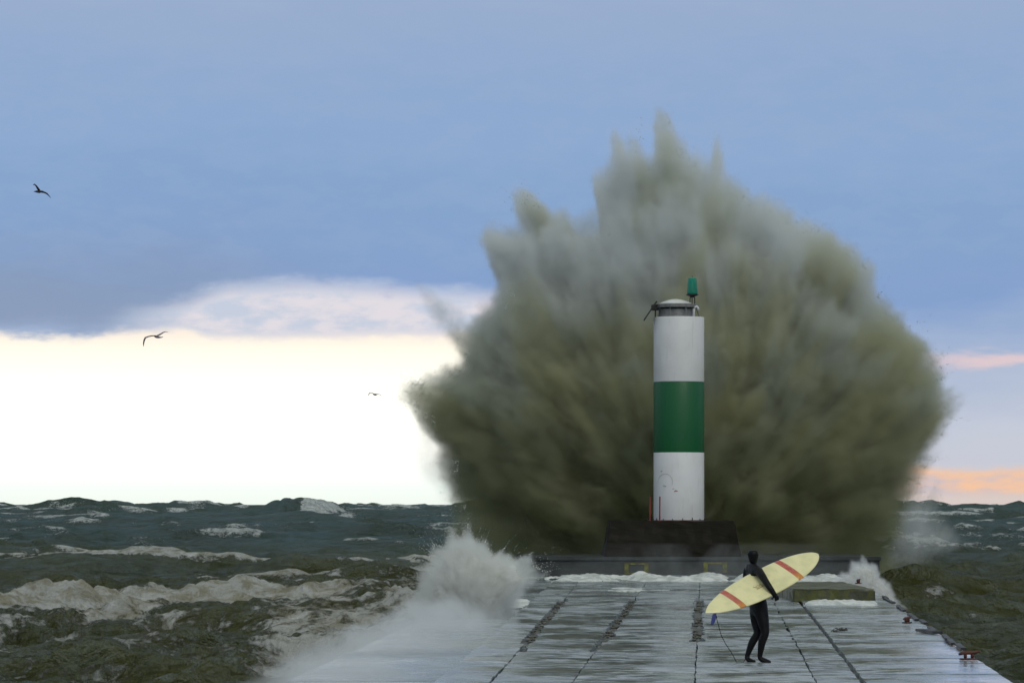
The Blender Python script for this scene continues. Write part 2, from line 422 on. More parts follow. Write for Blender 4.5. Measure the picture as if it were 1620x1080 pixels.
    foam = np.maximum(foam, nr * (.35 + .4 * fbm(X / 1.5, Y / 3, o=3)))
    # boil round the foot of the great splash
    q = np.exp(-(((X - 6.5) / 14) ** 2 + ((Y - 128) / 9) ** 2))
    H += q * .15 * (1 + fbm(X / 2, Y / 2, o=4))
    foam = np.maximum(foam, np.clip(q * 1.1 - .25, 0, 1) * (.6 + .3 * fbm(X / 2, Y / 3, o=3)))
    ins = (X > xl - .2) * (X < xr + .2) * (Y < 128)
    # keep the sea under the deck
    H = np.where(ins & (H > .55), .55, H)
    H *= (1 - far * .9)
    H = np.where(Y < 60, np.minimum(H, .5 + 0 * H), H)
    V = np.stack([X, Y, WL + H], -1).reshape(-1, 3)
    ny, nx = X.shape
    i = np.arange(ny * nx).reshape(ny, nx)
    Fc = np.stack([i[:-1, :-1], i[:-1, 1:], i[1:, 1:], i[1:, :-1]], -1).reshape(-1, 4)
    silt = sst(Y, 330, 110) 
    m, t, b = mat('storm_water')
    co = t.new('ShaderNodeTexCoord').outputs['Object']
    fo = t.new('ShaderNodeAttribute', attribute_name='foam').outputs['Fac']
    si = t.new('ShaderNodeAttribute', attribute_name='silt').outputs['Fac']
    st = t.new('ShaderNodeMapping', {0: co, 3: (1.0, .55, 1.0)}).outputs[0]
    nA = t.noise(t.new('ShaderNodeMapping', {0: co, 3: (.7, .55, 1.0), 2: (0, 0, .35)}).outputs[0], 1.5, 9, .70, .9).outputs[0]; nB = t.noise(st, 5.0, 6, .65, .4).outputs[0]
    nC = t.noise(co, .09, 4, .6).outputs[0]
    thr = t.m('SUBTRACT', 1.0, fo)
    tex = t.m('ADD', t.m('MULTIPLY', nA, .65), t.m('MULTIPLY', nB, .35))
    tex = t.lin(tex, .30, .70)
    fm = t.m('MULTIPLY', t.ss(t.m('SUBTRACT', tex, thr), -.08, .24), t.ss(fo, .02, .15))
    deep = t.mix(si, (.014, .044, .035), (.060, .062, .016))
    deep = t.mix(t.ss(nC, .4, .62, 0.0, .6), deep, (.018, .026, .012))
    foamc = t.mix(si, t.mix(t.ss(nA, .38, .62), (.40, .46, .46), (.78, .83, .84)), t.mix(t.ss(nA, .40, .60), (.50, .48, .37), (.80, .82, .80)))
    t.put(b.inputs['Base Color'], t.mix(fm, deep, foamc))
    t.put(b.inputs['Roughness'], t.m('MULTIPLY_ADD', fm, .5, .25))
    b.inputs['IOR'].default_value = 1.333; b.inputs['Specular IOR Level'].default_value = .36
    hb = t.m('ADD', t.m('MULTIPLY', t.noise(st, 1.6, 7, .65, .3).outputs[0], .5), t.m('MULTIPLY', t.noise(st, .45, 5, .6, .3).outputs[0], 1.3))
    hb = t.m('ADD', hb, t.m('MULTIPLY', t.m('MULTIPLY', tex, fm), .35))
    t.put(b.inputs['Normal'], t.new('ShaderNodeBump', {'Height': hb, 'Distance': 2.0, 'Strength': 1.0}))
    nrm_ = b.inputs['Normal'].links[0].from_socket; bc = b.inputs['Base Color'].links[0].from_socket
    dif = t.new('ShaderNodeBsdfDiffuse', {0: bc, 'Normal': nrm_})
    gls = t.new('ShaderNodeBsdfGlossy', {'Color': (.84, .92, .84, 1), 'Roughness': .20, 'Normal': nrm_})
    fr_ = t.new('ShaderNodeFresnel', {'IOR': 1.333, 'Normal': nrm_}).outputs[0]
    fr_ = t.m('MULTIPLY', t.m('MULTIPLY', fr_, .58), t.m('SUBTRACT', 1.0, t.m('MULTIPLY', fm, .9)))
    mx_ = t.new('ShaderNodeMixShader', {0: fr_, 1: dif, 2: gls})
    t.l.new(mx_.outputs[0], t.n['Material Output'].inputs['Surface'])
    o = npobj('water', V, Fc, m, attrs={'foam': foam, 'silt': silt}); tag(o, kind='structure')
    return o
water()
# sheet of lake bed below so nothing is open from other views
bm = bmesh.new(); box(bm, (-12000, -300, -9), (12000, 19500, -8)); tag(obj('lake_bed', bm, M['plat_conc']), kind='structure')

# ------------------------------------------------------------------ pier
def pier():
    bm = bmesh.new()
    # core
    ptsL = DL; ptsR = DR
    n = len(ptsL)
    top = []; 
    for z in (-.10, -4.0):
        top.append([bm.verts.new((p.x, p.y, z)) for p in ptsL] + [bm.verts.new((p.x, p.y, z)) for p in reversed(ptsR)])
    bm.faces.new(top[0]); bm.faces.new(top[1][::-1])
    k = len(top[0])
    for i in range(k): bm.faces.new((top[0][i], top[1][i], top[1][(i + 1) % k], top[0][(i + 1) % k]))
    bmesh.ops.recalc_face_normals(bm, faces=bm.faces)
    tag(obj('pier_foundation', bm, M['rubble']), kind='structure')
    # lines that divide the deck lengthwise, as (pixel, pixel); x as a function of distance
    def L(a, b):
        A, B = P(*a), P(*b)
        return lambda y: A.x + (B.x - A.x) * (y - A.y) / (B.y - A.y)
    left = lambda y: float(deck_x(y, -1)); right = lambda y: float(deck_x(y, 1))
    lines = [left, L((849, 941), (733, 1039)), L((866, 976), (818, 1030)), L((988, 967), (948, 1020)), L((1106, 950), (1102, 1024)),
             L((1232, 965), (1262, 1022)), L((1262, 945), (1345, 1050)), right]
    d = lambda py: EYE * F / (py - HY)
    spec = {3: [967, 989, 996, 1013, 1032, 1052], 2: [967, 1030, 1047], 1: [968, 1016, 1036], 4: [968, 1013, 1031, 1045],
            5: [1013, 1036], 6: [962, 985, 1012, 1040], 0: [975, 986, 1004, 1030, 1055]}
    bm = bmesh.new(); tone = bm.verts.layers.float.new('tone')
    r = random.Random(11)
    for s in range(7):
        cuts = sorted({d(v) for v in spec[s]})
        ys = [24.0]
        while ys[-1] + 3.6 < cuts[0]: ys.append(ys[-1] + r.uniform(2.8, 3.8))
        ys += cuts
        while ys[-1] + 3.5 < 115.5: ys.append(ys[-1] + r.uniform(3.0, 4.6))
        ys.append(115.9)
        for y0, y1 in zip(ys, ys[1:]):
            if y1 - y0 < .4: continue
            g = r.choice((.03, .06, .10, .16)); ym = (y0 + y1) / 2
            wide = 58 < ym < 86 and s in (2, 3, 4)
            gl = .11 if wide else .012
            gr = .11 if (58 < ym < 86 and s + 1 in (2, 3, 4)) else .012
            if s == 5: gr = .05
            if s == 6: gl = .03
            gg = .03 if s == 0 and False else 0
            base_z = (-.055 if s == 0 else 0.0) + r.uniform(-.012, .012)
            tn = r.uniform(.45, 1.0) * (.72 if s == 0 else 1)
            if r.random() < .2: tn *= .7
            nx_, ny_ = 5, max(2, int((y1 - y0) / .5))
            tx, ty = r.uniform(-.006, .006), r.uniform(-.008, .008)
            rows = []
            for j in range(ny_ + 1):
                yy = y0 + g / 2 + (y1 - y0 - g) * j / ny_
                xa, xb = lines[s](yy) + gl, lines[s + 1](yy) - gr
                row = []
                for i in range(nx_ + 1):
                    f = i / nx_
                    jx = r.uniform(-.012, .012) * (4.0 if wide else 1) if i in (0, nx_) else 0
                    jy = r.uniform(-.015, .015) if j in (0, ny_) else 0
                    z = base_z + tx * (f - .5) * 2 + ty * (j / ny_ - .5) * 2 + .006 * mnoise.noise(Vector((f * 3 + s, yy * .8, 0)))
                    if i in (0, nx_) or j in (0, ny_): z -= .008
                    v = bm.verts.new((xa + (xb - xa) * f + jx, yy + jy, z)); v[tone] = tn; row.append(v)
                rows.append(row)
            for A, B in zip(rows, rows[1:]):
                for i in range(nx_): bm.faces.new((A[i], A[i + 1], B[i + 1], B[i]))
            # skirts
            ring = rows[0] + [rw[-1] for rw in rows[1:-1]] + rows[-1][::-1] + [rw[0] for rw in rows[-2:0:-1]]
            low = []
            for v in ring:
                w = bm.verts.new((v.co.x, v.co.y, -.099)); w[tone] = tn * .6; low.append(w)
            for i in range(len(ring)):
                j = (i + 1) % len(ring); bm.faces.new((ring[i], low[i], low[j], ring[j]))
    o = obj('pier_deck', bm, M['deck']); tag(o, kind='structure')
    # raised ribs of rubble inside the wide joints
    bm = bmesh.new()
    for s in (2, 3, 4):
        for i in range(130):
            y = r.uniform(58, 86); x = lines[s](y) + r.uniform(-.1, .1); q = r.uniform(.02, .05)
            if mnoise.noise(Vector((s, y * .35, 0))) < -.12: continue
            v = bmesh.ops.create_icosphere(bm, subdivisions=1, radius=q)['verts']
            for k_ in v: k_.co = Vector((k_.co.x * r.uniform(.8, 1.6) + x, k_.co.y * 1.6 + y, k_.co.z * .6 - .07 + q * .5))
    o = obj('gravel', bm, M['rubble']); tag(o, 'dark wet gravel lodged in the wide joints of the pier deck', 'gravel', kind='stuff')
    # steel kerb strip along the right edge
    er = empty('edge_rail', (right(70), 70, 0), 'broken line of dark steel edging along the right side of the wet pier deck', 'edging')
    for y in np.arange(56, 88, 2.0):
        if y in (62.0, 66.0, 74.0, 80.0): continue
        xa, xb = right(y) + r.uniform(-.05, .05), right(y + 1.94) + r.uniform(-.05, .05)
        bm = bmesh.new()
        vs = [bm.verts.new(c) for c in ((xa - .06, y, .002), (xb - .06, y + 1.94, .002), (xb + .03, y + 1.94, .002), (xa + .03, y, .002))]
        f = bm.faces.new(vs); e_ = bmesh.ops.extrude_face_region(bm, geom=[f])
        for v in e_['geom']:
            if isinstance(v, bmesh.types.BMVert): v.co.z += .035
        bmesh.ops.recalc_face_normals(bm, faces=bm.faces)
        obj('rail_segment', bm, M['darkmetal'], er)
    return lines
deck_lines = pier()

# platform under the tower
plat = empty('concrete_platform', (6.0, 119, 0), 'low grey concrete platform with two yellow painted marks under the beacon tower', 'platform')
bm = bmesh.new(); box(bm, (0.15, 116, -3), (12.5, 125.5, .57), .05)
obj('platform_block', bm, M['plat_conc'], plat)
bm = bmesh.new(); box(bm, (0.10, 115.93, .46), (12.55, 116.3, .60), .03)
obj('coping', bm, M['plat_conc'], plat)
for (x0, x1, y0, y1, fill) in ((988, 1026, 890, 908, 0), (1113, 1150, 889, 905, 1)):
    A, B = Q(x0, y1, 115.98), Q(x1, y0, 115.98); z0, z1 = max(A.z, .02), min(B.z, .44)
    bm = bmesh.new(); w = .10
    box(bm, (A.x, 115.97, z0), (A.x + w * 1.4, 115.995, z1)); box(bm, (B.x - w * 1.4, 115.97, z0), (B.x, 115.995, z1))
    box(bm, (A.x + w * 1.4, 115.972, z1 - w * .6), (B.x - w * 1.4, 115.993, z1 - .003))
    if not fill: box(bm, (A.x + w * 1.4, 115.972, z0 + .003), (B.x - w * 1.4, 115.993, z0 + w * .4))
    obj('painted_mark', bm, M['yellow'], plat)

# ------------------------------------------------------------------ beacon tower
TX, TY, TR = (1074 - CX) / F * 120, 120.0, .889
zt = lambda py, d=TY - TR: EYE + (HY - py) / F * d
tw = empty('beacon_tower', (TX, TY, 1.80), 'white cylindrical harbour beacon tower with a green band and green lamp', 'lighthouse')
PZ = 1.80
bm = bmesh.new()
box(bm, (3.20, 117.6, .57), (7.92, 122.6, PZ), .025, top=.898)
for v in bm.verts:
    q = mnoise.noise(v.co * 1.3); v.co.z += q * .03
bmesh.ops.subdivide_edges(bm, edges=[e_ for e_ in bm.edges if e_.calc_length() > 1], cuts=14, use_grid_fill=True)
for v in bm.verts:
    q = mnoise.fractal(v.co * 1.7, 1, 2, 4); v.co += Vector((q * .03, q * .04, q * .03 if v.co.z > 1.6 else 0))
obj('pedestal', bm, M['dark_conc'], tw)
zA, zB, zC = zt(715), zt(603), zt(500)
def shell(name, z0, z1, m, extra=0):
    bm = bmesh.new(); lathe(bm, (TX, TY, 0), [(TR + extra - .006, z0), (TR + extra, z0 + .02), (TR + extra, z1 - .02), (TR + extra - .006, z1)], 96)
    return obj(name, bm, m, tw, True)
for o in (shell('shaft', PZ, zA, M['tower_white']), shell('green_band', zA, zB, M['tower_green'], .003), shell('shaft', zB, zC, M['tower_white'])):
    for p in o.data.polygons: p.use_smooth = abs(p.normal.z) < .5
bm = bmesh.new(); lathe(bm, (TX, TY, 0), [(TR + .05, PZ - .01), (TR + .05, PZ + .03), (TR + .004, PZ + .035)], 64)
obj('base_flange', bm, M['rust'], tw)
for k in range(16):
    bm = bmesh.new(); an = k * math.pi / 8 + .1; x, y = TX + (TR + .03) * math.cos(an), TY + (TR + .03) * math.sin(an)
    cyl(bm, (x, y, PZ + .03), .014, random.uniform(.04, .10), seg=6); obj('anchor_bolt', bm, M['darkmetal'], tw)
# top: neck, ring, lid
X_ = lambda p: (p - CX) / F * TY
bm = bmesh.new(); lathe(bm, (X_(1069.5), TY, 0), [(.62, zC - .02), (.62, zt(487))], 64); obj('neck', bm, M['greymetal'], tw)
bm = bmesh.new(); lathe(bm, (X_(1071), TY, 0), [(.745, zt(485)), (.76, zt(484.5)), (.76, zt(480)), (.74, zt(479.4))], 64); obj('top_ring', bm, M['greymetal'], tw)
bm = bmesh.new(); lathe(bm, (X_(1069), TY, 0), [(.60, zt(479.4)), (.56, zt(477)), (.40, zt(474)), (.2, zt(471.5)), (.02, zt(470.5))], 48); obj('lid', bm, M['whitepaint'], tw, True)
for an in range(8):
    t_ = an * math.pi / 4 + .35; c_, s_ = math.cos(t_), math.sin(t_)
    bm = bmesh.new(); tube(bm, [(TX + .80 * c_, TY + .80 * s_, zC - .03), (TX - .04 + .70 * c_, TY + .70 * s_, zt(484))], .016, 6)
    obj('ring_post', bm, M['greymetal'], tw)
bm = bmesh.new(); xx = X_(1100)
tube(bm, [(xx - .09, TY - .62, zC - .02), (xx - .09, TY - .62, zt(488)), (xx - .05, TY - .62, zt(485.2)), (xx + .02, TY - .62, zt(484)), (xx + .06, TY - .60, zt(486)), (xx + .07, TY - .60, zt(490))], [.045, .045, .045, .045, .045, .04], 12)
obj('vent_pipe', bm, M['whitepaint'], tw, True)
# lantern
lx = X_(1094.5)
bm = bmesh.new(); lathe(bm, (lx, TY - .3, 0), [(.17, zt(463.8)), (.19, zt(462)), (.165, zt(450)), (.17, zt(449)), (.145, zt(438.5)), (.09, zt(437))], 32)
lens = obj('lantern', bm, M['lens'], tw, True)
bm = bmesh.new(); lathe(bm, (lx, TY - .3, 0), [(.11, zt(467)), (.215, zt(465.2)), (.215, zt(463.9)), (.2, zt(463.8))], 32); cyl(bm, (lx, TY - .3, zt(469)), .085, zt(467) - zt(469), seg=20)
obj('lantern_base', bm, M['darkmetal'], tw)
for k in range(3):
    t_ = k * 2.09 + .4
    bm = bmesh.new(); tube(bm, [(lx + .09 * math.cos(t_), TY - .3 + .09 * math.sin(t_), zt(468.5)), (lx + .1 * math.cos(t_), TY - .3 + .1 * math.sin(t_), zt(479.8))], .018, 6); obj('lantern_leg', bm, M['darkmetal'], tw)
bm = bmesh.new(); tube(bm, [(lx, TY - .3, zt(438)), (lx, TY - .3, zt(433.5))], .008, 5); obj('bird_spike', bm, M['darkmetal'], tw)
# solar panel, seen nearly edge-on
a0, a1 = Vector((X_(1038.5), TY - .1, zt(475))), Vector((X_(1019), TY - .1, zt(504)))
dx_ = (a1 - a0).normalized(); nrm = Vector((-dx_.z, 0, dx_.x)).normalized()
bm = bmesh.new()
fr = Matrix((dx_, Vector((0, 1, 0)), nrm)).transposed().to_4x4(); fr.translation = (a0 + a1) / 2
Ls = (a1 - a0).length
box(bm, (-Ls / 2, -.26, -.022), (Ls / 2, .26, .022), .006, mat=fr)
sp = obj('solar_panel', bm, M['darkmetal'], tw)
bm = bmesh.new(); box(bm, (-Ls / 2 + .03, -.23, -.026), (Ls / 2 - .03, .23, -.0225), mat=fr); obj('solar_cells', bm, M['panel'], sp)
bm = bmesh.new()
c0 = Vector((X_(1042), TY - .1, zt(482))); pm = a0 + (a1 - a0) * .35
tube(bm, [c0, pm], .03, 8); tube(bm, [Vector((X_(1037), TY - .1, zt(485))), Vector((X_(1036), TY - .1, zt(506)))], .022, 8)
box(bm, (X_(1030), TY - .2, zt(489)), (X_(1042), TY, zt(480)), .02)
obj('panel_bracket', bm, M['darkmetal'], tw)
# faint ring emblem scratched on the lower shaft, and a small red scuff
def on_shaft(px_, py_, off=.004):
    x = (px_ - TX / TY * F - CX) / F * (TY - TR) ; an = math.asin(max(-.99, min(.99, x / TR)))
    return Vector((TX + (TR + off) * math.sin(an), TY - (TR + off) * math.cos(an), zt(py_)))
M['scuff'] = simple('grey_scuff', (.40, .42, .42), .6, var=.3, vs=20)
M['redscuff'] = simple('red_scuff', (.30, .12, .10), .6, var=.3, vs=20)
bm = bmesh.new()
ring = []
for k in range(33):
    t_ = R(-20 + 220 * k / 32)
    ring.append(on_shaft(1051 + 11 * math.cos(t_), 762 - 13 * math.sin(t_)))
tube(bm, ring, .006, 4)
for (x, y) in ((1048, 768), (1050, 769), (1062, 773), (1044, 745)): tube(bm, [on_shaft(x, y), on_shaft(x + 2.5, y - .7)], .012, 4)
obj('scuffed_emblem', bm, M['scuff'], tw)
bm = bmesh.new(); tube(bm, [on_shaft(1065, 777), on_shaft(1067, 775.5), on_shaft(1070, 776.5)], [.014, .02, .012], 5); obj('red_mark', bm, M['redscuff'], tw)
# red stakes
for i, (x, lab) in enumerate(((1028, 'thin red stake on the dark pedestal just clear of the white tower'), (1043.5, 'thin red stake standing in front of the white tower shaft'))):
    bm = bmesh.new(); X0 = (x - CX) / F * 118.6
    tube(bm, [(X0, 118.6, PZ - .12), (X0 + .01, 118.6, EYE + (HY - 785) / F * 118.6)], .024, 8)
    box(bm, (X0 - .05, 118.55, PZ - .08), (X0 + .05, 118.65, PZ + .035), .01)
    tag(obj('red_stake', bm, M['redpaint'], None, origin=(X0, 118.6, PZ)), lab, 'stake', 'red stakes on the pedestal')

# mossy block, cleats, debris
bk = [P(1254, 950), P(1385, 950)]
bm = bmesh.new()
box(bm, (bk[0].x, 84.35, -.05), (bk[1].x, 92.5, .29), .04)
bmesh.ops.subdivide_edges(bm, edges=[e_ for e_ in bm.edges if e_.calc_length() > .5], cuts=10, use_grid_fill=True)
for v in bm.verts:
    q = mnoise.fractal(v.co * 3.0, 1, 2, 4); v.co += Vector((q * .03, q * .04, q * .02))
tag(obj('mossy_block', bm, M['moss'], None, origin=(bk[0].x, 84.4, 0)), 'raised concrete block with yellow green moss on its front, right of the surfer', 'concrete block')
def cleat(loc, s, rot, lab, name='rusty_cleat'):
    bm = bmesh.new()
    box(bm, (-.16, -.07, 0), (.16, .07, .03), .008)
    box(bm, (-.09, -.035, .03), (-.05, .035, .11), .008); box(bm, (.05, -.035, .03), (.09, .035, .11), .008)
    tube(bm, [(-.2, 0, .10), (-.12, 0, .125), (.12, 0, .125), (.22, 0, .15)], [.02, .032, .032, .018], 8)
    bmesh.ops.rotate(bm, verts=bm.verts, matrix=Matrix.Rotation(rot, 3, 'Z')); bmesh.ops.scale(bm, verts=bm.verts, vec=(s, s, s))
    bmesh.ops.translate(bm, verts=bm.verts, vec=loc)
    o = obj(name, bm, M['rust'], None, True, origin=loc); tag(o, lab, 'cleat', 'rusty mooring cleats'); return o
cleat(P(1358, 922, .29) + Vector((0, 0, -.012)), .8, 1.2, 'small rusty cleat standing on top of the mossy block')
cleat(P(1439, 985) + Vector((-.05, 0, 0)), .8, 1.0, 'rusty cleat at the pier edge beside a dark plank')
cleat(P(1545, 1043) + Vector((-.12, 0, 0)), .85, .35, 'largest rusty cleat, nearest the camera on the right pier edge')
bm = bmesh.new()
pa, pb = P(1455, 999), P(1484, 1003)
box(bm, (0, -.09, .0), ((pb - pa).length, .09, .05), .01, mat=Matrix.Translation(pa + Vector((0, 0, .012))) @ Matrix.Rotation(math.atan2(pb.y - pa.y, pb.x - pa.x), 4, 'Z'))
tag(obj('broken_plank', bm, M['darkmetal'], None, origin=pa), 'short dark plank lying on the right pier edge', 'plank')
for (x, y, s, lab) in ((1333, 997, 1.0, 'larger dark clump of weed on the right part of the deck'), (1321, 999, .55, 'smaller dark scrap of weed beside the larger clump'),):
    bm = bmesh.new(); c = P(x, y); r = random.Random(int(x))
    for k in range(16):
        a_ = r.uniform(0, 6.28); l_ = r.uniform(.05, .14) * s
        st = c + Vector((r.uniform(-.06, .06) * s, r.uniform(-.1, .1) * s, .01))
        tube(bm, [st, st + Vector((math.cos(a_) * l_ * .5, math.sin(a_) * l_, .035 * s * r.random() + .01)), st + Vector((math.cos(a_) * l_, math.sin(a_) * l_ * 1.4, .0))], [.014 * s, .012 * s, .004], 5)
    tag(obj('seaweed_clump', bm, M['rubble'], None, origin=c), lab, 'seaweed', 'scraps of weed on the deck')

# ------------------------------------------------------------------ foam that lies on the deck
def foam_mat():
    m, t, b = mat('white_foam'); co = t.new('ShaderNodeTexCoord').outputs['Object']
    n = t.noise(co, 2.0, 7, .65).outputs[0]
    t.put(b.inputs['Base Color'], t.mix(t.ss(n, .38, .62), (.42, .45, .44), (.70, .73, .73)))
    b.inputs['Roughness'].default_value = .6
    t.put(b.inputs['Normal'], t.new('ShaderNodeBump', {'Height': t.noise(co, 9.0, 5, .6).outputs[0], 'Distance': .04}))
    return m
M['foam'] = foam_mat()
def wash(x0, x1, y0, y1, h, seed, cover=.1, z=0.0, holes=True):
    """a lumpy sheet of foam on the deck between distances"""
    A0 = [P(x0, y1, z), P(x1, y1, z)]; B0 = [P(x0, y0, z), P(x1, y0, z)]
    nx, ny = int(120), 40
    Uu, Vv = np.meshgrid(np.linspace(0, 1, nx), np.linspace(0, 1, ny))
    ya, yb = A0[0].y, B0[0].y
    Y = ya + (yb - ya) * Vv; xa = A0[0].x + (B0[0].x - A0[0].x) * Vv; xb = A0[1].x + (B0[1].x - A0[1].x) * Vv
    X = xa + (xb - xa) * Uu
    n = fbm(X / 1.1 + seed, Y / 2.2, o=5, g=.6); env = np.clip(np.minimum(Uu, 1 - Uu) * 8, 0, 1) * np.clip(np.minimum(Vv, 1 - Vv) * 4, 0, 1)
    H = h * (n + cover - .9 * (1 - env)) * 1.6
    V = np.stack([X, Y, z + H], -1).reshape(-1, 3); i = np.arange(ny * nx).reshape(ny, nx)
    keep = (np.maximum.reduce([H[:-1, :-1], H[1:, 1:]]) > -.012)
    Fc = np.stack([i[:-1, :-1], i[:-1, 1:], i[1:, 1:], i[1:, :-1]], -1)[keep]
    return V, Fc
def washes(specs, name, lab):
    Vs, Fs, k = [], [], 0
    for s_ in specs:
        V, Fc = wash(*s_); Vs.append(V); Fs.append(Fc.reshape(-1, 4) + k); k += len(V)
    o = npobj(name, np.concatenate(Vs), np.concatenate(Fs), M['foam']); tag(o, lab, 'foam', kind='stuff')
washes([(850, 1180, 911, 921, .16, 1, .25), (1150, 1345, 911, 926, .14, 2, .2), (880, 1240, 929, 935, .05, 3, -.1),
        (1262, 1400, 952, 958, .10, 5, .3), (720, 850, 946, 966, .10, 8, .15)],
       'foam_wash', 'white foam and wash running over the wet pier deck')

# ------------------------------------------------------------------ spray: a body of thrown water inside a cloud of droplets
def polar(outline, c):
    """outline pixels -> [(angle, radius in pixels)] round c"""
    out = []
    for x, y in outline:
        out.append((math.atan2(c[1] - y, x - c[0]), math.hypot(x - c[0], y - c[1])))
    return sorted(out)
def spray_volume(name, parent, outline, c, d, D, dens, albedo, vox, seed, soft=.45, nz=.5, streak=.55, rscale=1.0, aniso=.2, nsc=1.0, fall=0.0, silt=None):
    s = d / F; C0 = Q(c[0], c[1], d)
    pol = [(t, r * s * rscale) for t, r in polar(outline, c)]
    t0, tn = pol[0], pol[-1]
    w = (math.pi - tn[0]) / (t0[0] + 2 * math.pi - tn[0]); rb = tn[1] + (t0[1] - tn[1]) * w
    pol = [(-math.pi, rb)] + pol + [(math.pi, rb)]
    rmax = max(r for _, r in pol) * 1.08
    org = np.array(parent.matrix_basis.translation)
    oc = np.array(C0) - org
    zlo = -EYE * 0 + (-.6) - org[2]
    xs = [math.cos(t) * r for t, r in pol]; zs = [math.sin(t) * r for t, r in pol]
    mn = (oc[0] + min(xs) - .5 * nsc, oc[1] - D * 1.1, max(oc[2] + min(zs) - .4 * nsc, zlo)); mx = (oc[0] + max(xs) + .5 * nsc, oc[1] + D * 1.1, oc[2] + max(zs) + .5 * nsc)
    g = bpy.data.node_groups.new(name + '_field', 'GeometryNodeTree')
    g.interface.new_socket('Geometry', in_out='OUTPUT', socket_type='NodeSocketGeometry')
    g.interface.new_socket('Geometry', in_out='INPUT', socket_type='NodeSocketGeometry')
    T = NT(g); gi = T.new('NodeGroupInput'); go = T.new('NodeGroupOutput')
    pos = T.new('GeometryNodeInputPosition').outputs[0]
    rel = T.v('SUBTRACT', pos, tuple(oc))
    # warp the space with curling noise so that the rim breaks up
    wn = T.noise(rel, .55 / nsc, 3, .6); wv = T.v('SUBTRACT', wn.outputs['Color'], (.5, .5, .5))
    wf = T.noise(rel, 2.1 / nsc, 3, .65); wv2 = T.v('SUBTRACT', wf.outputs['Color'], (.5, .5, .5))
    wg = T.noise(rel, 6.0 / nsc, 2, .6); wv3 = T.v('SUBTRACT', wg.outputs['Color'], (.5, .5, .5))
    relw = T.v('ADD', rel, T.v('ADD', T.v('SCALE', wv, sc=1.3 * nz * nsc), T.v('ADD', T.v('SCALE', wv2, sc=.8 * nz * nsc), T.v('SCALE', wv3, sc=.75 * nz * nsc))))
    sx = T.new('ShaderNodeSeparateXYZ', {0: relw}).outputs
    th = T.m('ARCTAN2', sx[2], sx[0])
    rr = T.m('SQRT', T.m('ADD', T.m('MULTIPLY', sx[0], sx[0]), T.m('MULTIPLY', sx[2], sx[2])))
    Rt = T.curve(th, pol, -math.pi, math.pi, 0.0, rmax)
    tg = np.linspace(-math.pi, math.pi, 49)[:-1]; Rg = np.interp(np.linspace(-math.pi, math.pi, 481)[:-1], [t for t, _ in pol], [r for _, r in pol])
    Rg = np.convolve(np.concatenate([Rg[-24:], Rg, Rg[:24]]), np.ones(37) / 37, 'same')[24:-24][::10]
    sm_ = [(float(t), float(r)) for t, r in zip(tg, Rg)]; sm_.append((math.pi, sm_[0][1]))
    Rsm = T.curve(th, sm_, -math.pi, math.pi, 0.0, rmax)
    ay = T.m('ABSOLUTE', T.m('DIVIDE', T.m('ADD', sx[1], T.m('MULTIPLY', T.m('SUBTRACT', wn.outputs[0], .5), D * 1.6)), D))
    Rt = T.m('ADD', Rt, T.m('MULTIPLY', T.m('SUBTRACT', Rsm, Rt), T.ss(ay, .10, .42)))
    q = T.m('DIVIDE', rr, Rt); yy = T.m('DIVIDE', sx[1], D)
    f = T.m('SUBTRACT', 1.0, T.m('SQRT', T.m('ADD', T.m('MULTIPLY', q, q), T.m('MULTIPLY', yy, yy))))
    # radial streaks
    low_ = T.v('ADD', rel, (0.0, 0.0, 2.6 * nsc))
    dirv = T.v('NORMALIZE', T.v('ADD', low_, T.v('SCALE', wv, sc=1.0 * nsc)))
    sv = T.v('ADD', T.v('SCALE', dirv, sc=8.0), T.v('SCALE', rel, sc=.13 / nsc))
    stn = T.noise(sv, 1.0, 6, .68).outputs[0]
    lump = T.noise(T.v('ADD', rel, (seed, 0, 0)), .42 / nsc, 5, .6).outputs[0]
    fs = T.m('ADD', f, T.m('MULTIPLY', T.m('ADD', T.m('MULTIPLY', T.m('SUBTRACT', stn, .5), 1.15), T.m('MULTIPLY', T.m('SUBTRACT', lump, .5), .8)), .22))
    a_ = T.m('ADD', T.m('MULTIPLY', T.ss(fs, 0.0, soft * .5), .36), T.m('MULTIPLY', T.ss(fs, soft * .4, soft * 1.8), .64))
    b_ = T.ss(T.m('ADD', T.m('MULTIPLY', stn, streak), T.m('MULTIPLY', lump, 1 - streak)), .38, .60, .06, 1.0)
    de = T.m('MULTIPLY', T.m('MULTIPLY', a_, b_), dens)
    if fall:      # thicker lower down or higher up
        wz = T.new('ShaderNodeSeparateXYZ', {0: pos}).outputs[2]
        de = T.m('MULTIPLY', de, T.ss(T.m('ADD', wz, float(org[2])), -.5, fall, .38, 1.0))
    dims = [max(4, int((b - a) / vox)) for a, b in zip(mn, mx)]
    vc = T.new('GeometryNodeVolumeCube', {'Density': de, 'Background': 0.0, 'Min': mn, 'Max': mx,
               'Resolution X': dims[0], 'Resolution Y': dims[1], 'Resolution Z': dims[2]})
    m = bpy.data.materials.new(name + '_droplets'); m.use_nodes = True; t = NT(m.node_tree); t.n.clear()
